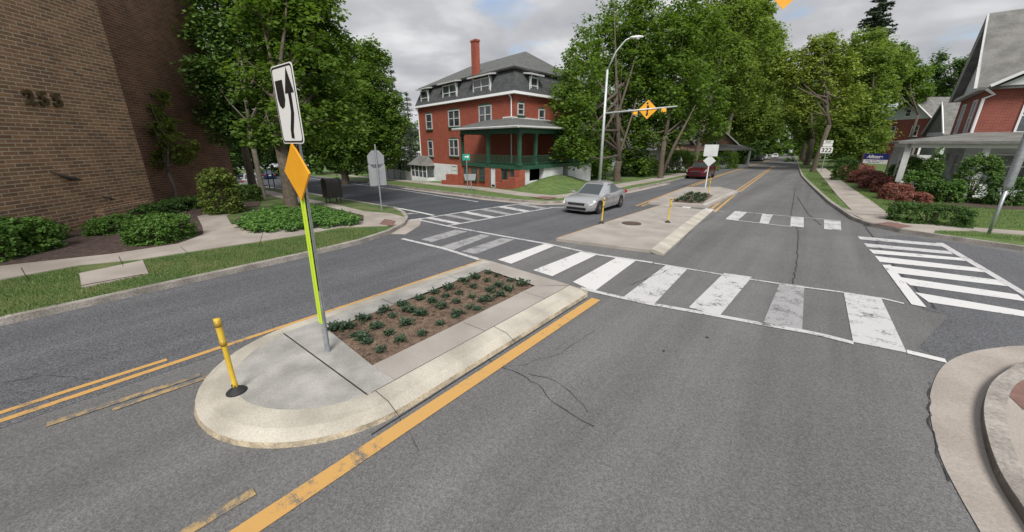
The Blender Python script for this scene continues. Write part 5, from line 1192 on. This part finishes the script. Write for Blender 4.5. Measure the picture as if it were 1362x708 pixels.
M['amber'] = mat('amber', (.85, .5, .06), .3)
for px, py in ((845, 148.5), (883, 144.5)):
    c_ = VX(px, py)-Vector((0, 0, .12)); bc = MB().box(tuple(c_), (.34, .2, .26), math.atan2(ad.y, ad.x)).build('beacon', 'sign_yellow', LQ, bevel=.02)
    q = c_+outn*.11; mb = MB(); mb.tube([q, q+outn*.05], [.11, .10], 14); mb.build('beacon_lens', 'amber', bc)
# --- second gantry: pole at the right edge with arm across the road
b = P(1315, 311, .13); PO_ = thing('signal_pole', 'grey steel pole in the right hand grass strip, its arm carrying an orange diamond', 'pole', b)
tz = 8.6; MB().tube([b, (b[0], b[1], b[2]+1.55)], [.045, .045], 12).build('pole_foot', 'galv', PO_, smooth=True)
MB().tube([(b[0], b[1], b[2]+1.45), (b[0], b[1], b[2]+1.6), (b[0], b[1], tz)], [.06, .11, .09], 14).build('pole', 'galv', PO_, smooth=True)
d = ray(1040, 8); tip_d = 20.
def VY(px, py, dd): d = ray(px, py); t = dd/math.hypot(d[0], d[1]); return Vector((d[0]*t, d[1]*t, H+d[2]*t))
ap = VY(1040, 14, 17.5); zc_ = ap.z+.74
a0 = Vector((b[0], b[1], zc_+.1)); a1 = Vector((ap.x, ap.y, zc_)); a1 = a1+(a1-a0).normalized()*1.5
MB().tube([a0, a1], [.08, .05], 10).build('mast_arm', 'galv', PO_, smooth=True)
ad = (a1-a0); ad.z = 0; ad.normalize(); outn = Vector((ad.y, -ad.x, 0))
if outn.dot(Vector((-1, -1, 0))) < 0 and outn.dot(Vector((-ap.x, -ap.y, 0))) < 0: outn = -outn
arrowless_diamond(Vector((ap.x, ap.y, zc_)), .74, PO_)
# --- stop sign seen from behind with a second plate
b = P(508, 281, .1); ST = thing('stop_sign', 'back of an octagonal sign and a rectangular plate on a thin post by the corner', 'sign', b)
q_ = VY(500, 200, math.hypot(b[0], b[1])); top = Vector((b[0], b[1], q_.z+.25))
MB().tube([b, tuple(top)], [.03, .03], 8).build('post', 'galv', ST)
vd = Vector((-b[0], -b[1], 0)).normalized(); rt = Vector((-vd.y, vd.x, 0)); vd2 = (vd*.92+rt*.38).normalized(); rt2 = Vector((-vd2.y, vd2.x, 0))
zc_ = VY(501, 212, math.hypot(b[0], b[1])).z; zp = VY(503, 233, math.hypot(b[0], b[1])).z
o3 = Vector((b[0], b[1], 0))-vd2*.05
plate('octagon_plate', [(.40*math.cos(R(22.5+45*k)), zc_+.40*math.sin(R(22.5+45*k))) for k in range(8)], 'sign_back', ST, (tuple(o3), tuple(rt2), tuple(-vd2)), .006)
plate('rectangular_plate', rrect(.76, .92, .03, zp), 'sign_back', ST, (tuple(o3), tuple(rt2), tuple(-vd2)), .006)
# --- mailbox
b = P(444, 270, .12); a_ = math.atan2(-b[1], -b[0])+R(90+22); MX = thing('relay_mailbox', 'dark bronze mailbox with rounded top on the verge by the side street', 'mailbox', b, a_)
mw = MX.matrix_basis; G_ = lambda x, y, z: tuple(mw @ Vector((x, y, z)))
prof = [(-.30, .30), (.30, .30), (.30, 1.08)]+[(.30*math.cos(R(a)), 1.08+.22*math.sin(R(a))) for a in range(15, 180, 15)]+[(-.30, 1.08)]
bx = MB(); bx.prism(prof, lambda a, b_, d: G_(-.36+d, a, b_), .72); body = bx.build('body', 'bronze', MX, bevel=.012)
bx = MB(); bx.prism([(a*1.06, .30+(c-.30)*1.025) for a, c in prof], lambda a, b_, d: G_(-.40+d, a, b_), .06); bx.build('rim', 'bronze', body); bx = MB(); bx.prism([(a*1.06, .30+(c-.30)*1.025) for a, c in prof], lambda a, b_, d: G_(.34+d, a, b_), .06); bx.build('rim', 'bronze', body)
for x in (-.28, .28):
    for y in (-.24, .24):
        l_ = MB(); l_.tube([G_(x, y, -.05), G_(x, y, .32)], .028, 6); l_.build('leg', 'bronze', MX)
# --- dark posts under the west trees
for px, py, lb in ((359, 251, 'left one of two thin dark posts by the side street kerb'), (366, 252, 'right one of two thin dark posts by the side street kerb')):
    b = P(px, py, .1); t = thing('marker_post', lb, 'post', b, 0, 'thin dark posts by the side street'); MB().tube([b, (b[0], b[1], b[2]+1.9)], .04, 8).build('shaft', 'black', t); MB().lathe([(.06, 1.9), (.05, 1.97), (.02, 2.0)], b, 8).build('cap', 'black', t)
# --- route sign 322
b = P(1098, 221.5, .13); b = at(1098, 44.); b = (b[0], b[1], b[2]+.1)
RS = thing('route_sign', 'route 322 sign under a smaller white plate, leaning post by the sidewalk', 'sign', b)
dd_ = math.hypot(b[0], b[1]); zt_ = VY(1108, 187, dd_).z
vd = Vector((-b[0], -b[1], 0)).normalized(); rt = Vector((-vd.y, vd.x, 0))
MB().tube([b, (b[0], b[1], zt_)], .045, 8).build('post', 'galv', RS)
o3 = tuple(Vector((b[0], b[1], 0))+vd*.06); zz = [VY(1103, y, dd_).z for y in (204, 195, 186.5)]
hh = (zz[1]-zz[0])
p1 = plate('number_shield', rrect(1.12, hh*.92, .12, (zz[0]+zz[1])/2-.03), 'sign_white', RS, (o3, tuple(rt), tuple(vd)), .006)
p2 = plate('direction_plate', rrect(.86, (zz[2]-zz[1])*.46, .03, zz[1]+(zz[2]-zz[1])*.22), 'sign_white', RS, (o3, tuple(rt), tuple(vd)), .006)
p3 = plate('direction_plate', rrect(.86, (zz[2]-zz[1])*.46, .03, zz[1]+(zz[2]-zz[1])*.72), 'sign_white', RS, (o3, tuple(rt), tuple(vd)), .006)
of = Vector(o3)+vd*.008
text_mesh('numerals', '322', hh*.86, .003, 'black', RS, face_mtx(tuple(of+Vector((0, 0, (zz[0]+zz[1])/2-.03-hh*.30))), tuple(rt), (0, 0, 1)), .012, 'CENTER')
text_mesh('lettering', 'EAST', (zz[2]-zz[1])*.34, .003, 'black', RS, face_mtx(tuple(of+Vector((0, 0, zz[1]+(zz[2]-zz[1])*.60))), tuple(rt), (0, 0, 1)), .006, 'CENTER')
# --- blue and white business sign
b = at(1167, 36.); b = (b[0], b[1], b[2]+.1)
AS = thing('yard_sign', 'blue and white business sign on brown posts behind the red barberries', 'sign', b); dd_ = math.hypot(b[0], b[1])
vd = Vector((-b[0], -b[1], 0)).normalized(); vd = (vd*.9+Vector((-vd.y, vd.x, 0))*-.42).normalized(); rt = Vector((-vd.y, vd.x, 0)); o3 = Vector((b[0], b[1], 0))
za, zb, zc_ = VY(1169, 204.5, dd_).z, VY(1169, 212.5, dd_).z, VY(1169, 218, dd_).z
M['sign_blue'] = mat('sign_blue', (.018, .025, .16), .4)
pb = plate('blue_panel', [(-.95, zb), (.95, zb), (.95, za), (-.95, za)], 'sign_blue', AS, (tuple(o3+vd*.03), tuple(rt), tuple(vd)), .03)
pw = plate('white_panel', [(-.95, zc_), (.95, zc_), (.95, zb-.01), (-.95, zb-.01)], 'sign_white', AS, (tuple(o3+vd*.03), tuple(rt), tuple(vd)), .03)
mtx = face_mtx(tuple(o3+vd*.065-rt*.72+Vector((0, 0, zb+.13))), tuple(rt), (0, 0, 1)) @ Matrix(((1, .25, 0, 0), (0, 1, 0, 0), (0, 0, 1, 0), (0, 0, 0, 1)))
text_mesh('lettering', 'Allstate', .40, .002, 'sign_white', AS, mtx, .012)
for x in (-1.05, 1.05):
    q = o3+rt*x; MB().box((q.x, q.y, (b[2]+za)/2), (.12, .12, za-b[2]+.15), math.atan2(rt.y, rt.x)).build('post', 'rust', AS)
fb = MB()
for k, (x0, x1) in enumerate(((-.75, .7), (-.55, .35))):
    z_ = zb-.14-k*.13; n_ = 14
    for i in range(n_):
        if i % 5 == 4: continue
        xa = x0+(x1-x0)*i/n_; fb.hexa([tuple(o3+vd*dd2+rt*x+Vector((0, 0, zz_))) for zz_ in (z_, z_+.05) for x, dd2 in ((xa, .061), (xa+.07, .061), (xa+.07, .064), (xa, .064))])
fb.build('small_print', 'sign_blue', pw)
# --- green sign and board in front of the red house
b = P(622, 253.5, .13); GS = thing('green_street_sign', 'small green sign on a thin post in front of the red brick house', 'sign', b); dd_ = math.hypot(b[0], b[1])
vd = Vector((-b[0], -b[1], 0)).normalized(); rt = Vector((-vd.y, vd.x, 0)); o3 = Vector((b[0], b[1], 0)); z0, z1 = VY(621, 213.5, dd_).z, VY(621, 205, dd_).z
M['sign_green'] = mat('sign_green', (.03, .30, .22), .4)
MB().tube([b, (b[0], b[1], z1)], .03, 8).build('post', 'galv', GS)
gp = plate('green_panel', [(-.27, z0), (.24, z0), (.24, z1), (-.27, z1)], 'sign_green', GS, (tuple(o3+vd*.04), tuple(rt), tuple(vd)), .01)
plate('arrow', [(-.12, z0+.2), (.08, z0+.2), (.08, z0+.12), (.18, z0+.24), (.08, z0+.36), (.08, z0+.28), (-.12, z0+.28)], 'sign_white', gp, (tuple(o3+vd*.051), tuple(rt), tuple(vd)), .003)
b = P(627, 253, .13); NB = thing('notice_board', 'grey slanted board on a short post beside the green sign', 'notice board', b); o3 = Vector((b[0], b[1], 0)); dd_ = math.hypot(b[0], b[1]); z0, z1 = VY(626, 240, dd_).z, VY(626, 231.5, dd_).z
MB().tube([b, (b[0], b[1], z0+.1)], .035, 8).build('post', 'galv', NB)
plate('board', [(-.42, z0), (.28, z0), (.36, z1), (-.50, z1)], 'sign_back', NB, (tuple(o3+vd*.04), tuple(rt), tuple(vd)), .03)
# --- far island sign seen from behind
b = P(938, 246, .12); b = P(938, 250, .12); FS = thing('island_sign', 'back of a square sign above a diamond plate on the far traffic island', 'sign', b); dd_ = math.hypot(b[0], b[1])
vd = Vector((-b[0], -b[1], 0)).normalized(); rt = Vector((-vd.y, vd.x, 0)); o3 = Vector((b[0], b[1], 0)); zs = [VY(942, y, dd_).z for y in (192.5, 208, 214)]
MB().tube([b, (b[0], b[1], zs[0]-.05)], .035, 8).build('post', 'sign_white', FS)
plate('square_plate', rrect(.88, zs[0]-zs[1], .03, (zs[0]+zs[1])/2), 'siding', FS, (tuple(o3+vd*.05), tuple(rt), tuple(vd)), .01)
hd = (zs[1]-zs[2]); plate('diamond_plate', [(-.40, zs[2]), (0, zs[2]-.40), (.40, zs[2]), (0, zs[2]+.40)], 'siding', FS, (tuple(o3+vd*.05), tuple(rt), tuple(vd)), .01)
# ================================================ cars
def carpaint(n, c, metal=.5): 
    m = mat(n, c, .28, metal=metal); m.node_tree.nodes['Principled BSDF'].inputs['Coat Weight'].default_value = .6; return m
M['car_silver'] = carpaint('car_silver', (.46, .47, .49)); M['car_red'] = carpaint('car_red', (.13, .012, .02)); M['car_dark'] = carpaint('car_dark', (.035, .04, .05)); M['car_white'] = carpaint('car_white', (.7, .7, .7), 0); M['car_blue'] = carpaint('car_blue', (.03, .05, .12))
M['car_glass'] = mat('car_glass', (.045, .055, .06), .06, spec=1.); M['tyre'] = mat('tyre', (.015, .015, .016), .8); M['rim'] = mat('rim', (.35, .35, .36), .35, metal=.8)
M['lamp_clear'] = mat('lamp_clear', (.72, .74, .76), .12); M['grille'] = mat('grille', (.012, .012, .013), .4); M['chrome'] = mat('chrome', (.6, .6, .62), .15, metal=1.)
M['tail'] = mat('tail', (.35, .01, .01), .25); M['plate_white'] = mat('plate_white', (.6, .6, .62), .5)
def car(label, paint, loc, rot, L_=4.5, W_=1.75, Hh=1.45, suv=False, group=None, name='parked_car'):
    """front towards local +X"""
    t = thing(name, label, 'car', (0, 0, 0), 0, group)
    hw = W_/2; h = Hh; bl = h*(.60 if not suv else .58)        # belt line
    x0, x1 = -L_/2, L_/2; rw = .32 if not suv else .36
    xf, xr = x1-L_*.19, x0+L_*.20
    # body lower: stations x -> (half width, z bottom, z belt, z top centre)
    if not suv: stn = [(x1, .50, .30, .50, .52), (x1-.05, .72, .20, .60, .63), (x1-.22, .88, .17, .69, .73), (x1-.55, .96, .17, .77, .82), (x1-1.05, .99, .17, .84, .90), (x1-1.35, 1, .17, .87, .91), (.2, 1, .17, .89, .90), (-.8, 1, .17, .91, .92), (x0+1.05, .99, .17, .94, .97), (x0+.6, .97, .17, .95, 1.0), (x0+.2, .93, .19, .93, .99), (x0+.04, .86, .25, .88, .92), (x0, .7, .34, .70, .72)]
    else: stn = [(x1, .55, .36, .62, .64), (x1-.05, .76, .26, .80, .84), (x1-.22, .90, .24, .90, .95), (x1-.55, .97, .24, .98, 1.03), (x1-1.0, .99, .24, 1.03, 1.08), (x1-1.3, 1, .24, 1.05, 1.09), (.2, 1, .24, 1.07, 1.08), (-.8, 1, .24, 1.08, 1.09), (x0+1.05, .99, .24, 1.09, 1.10), (x0+.5, .98, .24, 1.10, 1.10), (x0+.12, .95, .26, 1.08, 1.09), (x0+.03, .90, .3, .98, 1.0), (x0, .8, .4, .75, .77)]
    rings = []
    for x, wf, zb_, zs_, zt_ in stn:
        w_ = hw*wf; zm_ = zb_+(zs_-zb_)*.55
        half = [(0, zb_), (w_*.80, zb_), (w_*.95, zb_+.06), (w_, zb_+(zs_-zb_)*.35), (w_*.995, zm_), (w_*.975, zb_+(zs_-zb_)*.85), (w_*.92, zs_), (w_*.6, zs_+(zt_-zs_)*.75), (0, zt_)]
        full = half+[(-a, c) for a, c in half[-2:0:-1]]; rings.append([(x, a, c) for a, c in full])
    n = len(rings[0]); mb = MB(); vs = [q for r_ in rings for q in r_]
    mb.add(vs, [(i*n+j, i*n+(j+1) % n, (i+1)*n+(j+1) % n, (i+1)*n+j) for i in range(len(rings)-1) for j in range(n)]+[tuple(range(n)), tuple(range((len(rings)-1)*n, len(rings)*n))])
    body = mb.build('body', paint, None); bb = body
    me = body.data
    # wheel arches
    cut = MB()
    for x in (xf, xr):
        for s_ in (-1, 1): cut.tube([(x, s_*(hw-.22), rw), (x, s_*(hw+.2), rw)], rw+.055, 24)
    co_ = cut.build('cut', 'grille', None)
    md = body.modifiers.new('b', 'BOOLEAN'); md.object = co_; md.operation = 'DIFFERENCE'; md.solver = 'EXACT'
    bpy.context.view_layer.update()
    nm = bpy.data.meshes.new_from_object(body.evaluated_get(bpy.context.evaluated_depsgraph_get())); body.modifiers.clear(); body.data = nm; nm.name = 'body'
    nm.materials.clear(); nm.materials.append(M[paint] if isinstance(paint, str) else paint)
    bpy.data.objects.remove(co_); autosmooth(body, 32); body.parent = t
    # greenhouse: stations from windscreen base to rear base
    zr_ = h; zbt = (stn[5][3]-.005)
    if not suv: P_ = dict(wb=x1-1.22, wt=x1-2.05, rt=x0+1.35, rb=x0+.52)
    else: P_ = dict(wb=x1-1.2, wt=x1-1.85, rt=x0+.45, rb=x0+.10)
    hb, ht = hw*.90, hw*.68 if not suv else hw*.74
    def gq(t_, side, zf_):   # helper point on cabin side: t_ 0 base,1 roof
        return None
    base = [(P_['wb'], .78), (P_['wb']-.35, 1.0), (0, 1.0), (P_['rb']+.35, .98), (P_['rb'], .80)]
    roof = [(P_['wt'], .86), (P_['wt']-.2, .97), ((P_['wt']+P_['rt'])/2, 1.0), (P_['rt']+.2, .97), (P_['rt'], .86)]
    rb_ = [(x, hb*k, zbt) for x, k in base]; rr_ = [(x, ht*k, zr_-.07-(.0 if 0 < i < 4 else .03)) for i, (x, k) in enumerate(roof)]
    lo = rb_+[(x, -y, z) for x, y, z in rb_[::-1]]; hi = rr_+[(x, -y, z) for x, y, z in rr_[::-1]]
    cb_ = MB(); k = len(lo)
    cen = [(x*.97, y*.6, zr_-.005) for x, y, z in hi]
    cb_.add(lo+hi+cen, [(i, (i+1) % k, k+(i+1) % k, k+i) for i in range(k)]+[(k+i, k+(i+1) % k, 2*k+(i+1) % k, 2*k+i) for i in range(k)]+[tuple(range(2*k, 3*k)), tuple(range(k))[::-1]])
    cab = cb_.build('cabin', paint, None); autosmooth(cab, 40); cab.parent = t
    def lerp(a, b_, u): return Vector(a).lerp(Vector(b_), u)
    def pane(nm_, q, push, par=t):
        v = [Vector(x) for x in q]; nrm = (v[1]-v[0]).cross(v[-1]-v[0]).normalized()
        c0 = sum(v, Vector())/len(v)
        if nrm.dot(c0-Vector((0, 0, .8))) < 0: nrm = -nrm
        mb = MB(); mm = len(v); mb.add([x+nrm*push for x in v]+[x-nrm*.03 for x in v], [tuple(range(mm))]+[(i, (i+1) % mm, mm+(i+1) % mm, mm+i) for i in range(mm)])
        o = mb.build(nm_, 'car_glass', None); o.parent = t; return o
    def sp(s_, i, f1, u):  # side surface point between base i..i+1 fraction f1, height u
        a = lerp(rb_[i], rb_[i+1], f1); c = lerp(rr_[i], rr_[i+1], f1); q = a.lerp(c, u); q.y *= s_; return q
    for s_ in (-1, 1):
        pane('side_window', [sp(s_, 0, .75, .12), sp(s_, 1, .93, .08), sp(s_, 1, .93, .93), sp(s_, 1, .1, .90)], .006)
        pane('side_window', [sp(s_, 2, .04, .08), sp(s_, 2, .95, .12), sp(s_, 2, .85, .88), sp(s_, 2, .04, .93)], .006)
        pane('side_window', [sp(s_, 3, .05, .16), sp(s_, 3, .62, .25), sp(s_, 3, .45, .72), sp(s_, 3, .02, .84)], .006)
    w = [Vector(rb_[0]), Vector((rb_[0][0], -rb_[0][1], rb_[0][2])), Vector((rr_[0][0], -rr_[0][1], rr_[0][2])), Vector(rr_[0])]
    pane('windscreen', [w[0].lerp(w[3], .04).lerp(w[1], .03), w[1].lerp(w[2], .04).lerp(w[0], .03), w[2].lerp(w[1], .06).lerp(w[3], .05), w[3].lerp(w[0], .06).lerp(w[2], .05)], .008)
    w = [Vector(rb_[-1]), Vector((rb_[-1][0], -rb_[-1][1], rb_[-1][2])), Vector((rr_[-1][0], -rr_[-1][1], rr_[-1][2])), Vector(rr_[-1])]
    pane('rear_window', [w[0].lerp(w[3], .12).lerp(w[1], .06), w[1].lerp(w[2], .12).lerp(w[0], .06), w[2].lerp(w[1], .08).lerp(w[3], .06), w[3].lerp(w[0], .08).lerp(w[2], .06)], .008)
    # wheels
    for x in (xf, xr):
        for s_ in (-1, 1):
            y0, y1 = s_*(hw-.21), s_*(hw-.01)
            o = MB().tube([(x, y0, rw), (x, y0+(y1-y0)*.1, rw), (x, y1-(y1-y0)*.12, rw), (x, y1, rw)], [rw*.92, rw, rw, rw*.93], 24).build('wheel', 'tyre', None, smooth=False); autosmooth(o, 40); o.parent = t
            rm = MB(); rm.tube([(x, y1-s_*.02, rw), (x, y1+s_*.004, rw)], [rw*.66, rw*.60], 20)
            r_o = rm.build('rim', 'grille', None); r_o.parent = o
            spk_ = MB()
            for k in range(7):
                a = k*2*math.pi/7; c1 = Vector((x, y1+s_*.008, rw)); dv = Vector((math.cos(a), 0, math.sin(a))); pv = Vector((-math.sin(a), 0, math.cos(a)))*rw*.07
                spk_.add([c1-pv, c1+pv, c1+dv*rw*.62+pv, c1+dv*rw*.62-pv], [(0, 1, 2, 3)])
            spk_.tube([(x, y1, rw), (x, y1+s_*.014, rw)], rw*.14, 10)
            s_o = spk_.build('spokes', 'rim', None, fix=False); s_o.parent = o
    # front details
    dz = 0 if not suv else .16
    for s_ in (-1, 1):
        hl = MB(); q = [(x1-.10, s_*hw*.52, .58+dz), (x1-.03, s_*hw*.50, .50+dz), (x1-.12, s_*hw*.84, .52+dz), (x1-.42, s_*hw*.955, .66+dz), (x1-.40, s_*hw*.90, .73+dz), (x1-.17, s_*hw*.62, .655+dz)]
        v = [Vector(a)+Vector((.03, s_*.012, .012)) for a in q]; v2 = [Vector(a)-Vector((.08, s_*.05, .02)) for a in q]; hl.add(v+v2, [tuple(range(6))]+[(i, (i+1) % 6, 6+(i+1) % 6, 6+i) for i in range(6)])
        o = hl.build('headlight', 'lamp_clear', None); o.parent = t
        tl = MB(); tl.box((x0+.10, s_*hw*.80, .80+dz), (.22, hw*.30, .16)); o = tl.build('tail_light', 'tail', None, bevel=.02); o.parent = t
        m_ = MB(); m_.box((P_['wb']-.28, s_*(hw+.09), zbt+.06), (.13, .19, .13)); m_.box((P_['wb']-.26, s_*(hw-.03), zbt+.03), (.06, .12, .05)); o = m_.build('mirror', paint, None, bevel=.025); o.parent = t
        dh = MB()
        for xx in (.15, -.95): dh.box((xx, s_*(hw*.985+.004), zbt-.13), (.16, .03, .03))
        o = dh.build('door_handle', paint, None, bevel=.006); o.parent = t
        dj = MB()
        for xx in (.85, -.2, -1.2): dj.box((xx, s_*(hw*.992), .52+dz*.5), (.008, .008, .55))
        o = dj.build('door_gap', 'grille', None); o.parent = t
    g_ = MB(); g_.box((x1-.015, 0, .55+dz), (.07, hw*.98, .10)); o = g_.build('grille', 'grille', None, bevel=.01); o.parent = t
    c_o = MB().box((x1+.022, 0, .56+dz), (.02, hw*.9, .018)).build('chrome_bar', 'chrome', None); c_o.parent = o
    g_ = MB(); g_.box((x1-.02, 0, .33+dz), (.06, hw*1.15, .12)); o = g_.build('lower_grille', 'grille', None, bevel=.015); o.parent = t
    o = MB().box((x0-.005, 0, .72+dz), (.03, .32, .16)).build('number_plate', 'plate_white', None); o.parent = t
    if suv:
        for s_ in (-1, 1):
            rk = MB(); rk.tube([(P_['wt']-.3, s_*ht*.85, h-.0), (P_['wt']-.5, s_*ht*.85, h+.04), (P_['rt']+.3, s_*ht*.85, h+.04), (P_['rt']+.1, s_*ht*.85, h-.0)], .018, 6)
            o = rk.build('roof_rail', 'grille', None); o.parent = t
    t.location = loc; t.rotation_euler = (0, 0, rot); return t
f1 = P2(796, 285); r1 = P2(825, 278)
ang = math.atan2(f1[1]-r1[1], f1[0]-r1[0])
print('silver', f1, r1, math.dist(f1, r1), math.degrees(ang))
ang = R(-90+2); 
L_ = 4.0
# left side of the car (its left = +Y local) faces east
fx = (f1[0]-.85, f1[1]-0)
cx_, cy_ = f1[0]-.80, f1[1]+L_*.31
car('silver sedan with headlights toward us waiting at the crosswalk', 'car_silver', (cx_, cy_, gz(cx_, cy_)), ang, 4.45, 1.80, 1.46, name='silver_sedan').scale = (.9, .9, .9)
q = at(930, 35.5); car('dark red sport utility car driving toward us behind the far island', 'car_red', (q[0], q[1]+1.8, q[2]), R(-90), 4.6, 1.85, 1.62, True, name='red_suv')
CG = 'cars further along the left side of the street'
q = at(986, 62); car('dark grey car with roof rails, nearest of the parked cars up the street', 'car_dark', q, R(-90+4), 4.6, 1.8, 1.6, True, CG)
q = at(1011, 88); car('black car, second in the parked line up the street', 'car_dark', q, R(-90+4), 4.6, 1.8, 1.5, False, CG)
q = at(1017, 103); car('white car just behind the black one', 'car_white', q, R(-90+4), 4.6, 1.8, 1.5, False, CG)
q = at(1024, 118); car('farthest white car in the street', 'car_white', (q[0]+1.5, q[1], q[2]), R(-90+4), 4.6, 1.8, 1.5, False, CG)
q = at(352, 62); car('dark blue car parked beyond the side street between the tree trunks', 'car_blue', q, R(165), 4.6, 1.8, 1.5, False)
q = at(328, 40); car('pale car glimpsed at the left behind the yellowish yew', 'car_silver', q, R(160), 4.6, 1.8, 1.5, False)
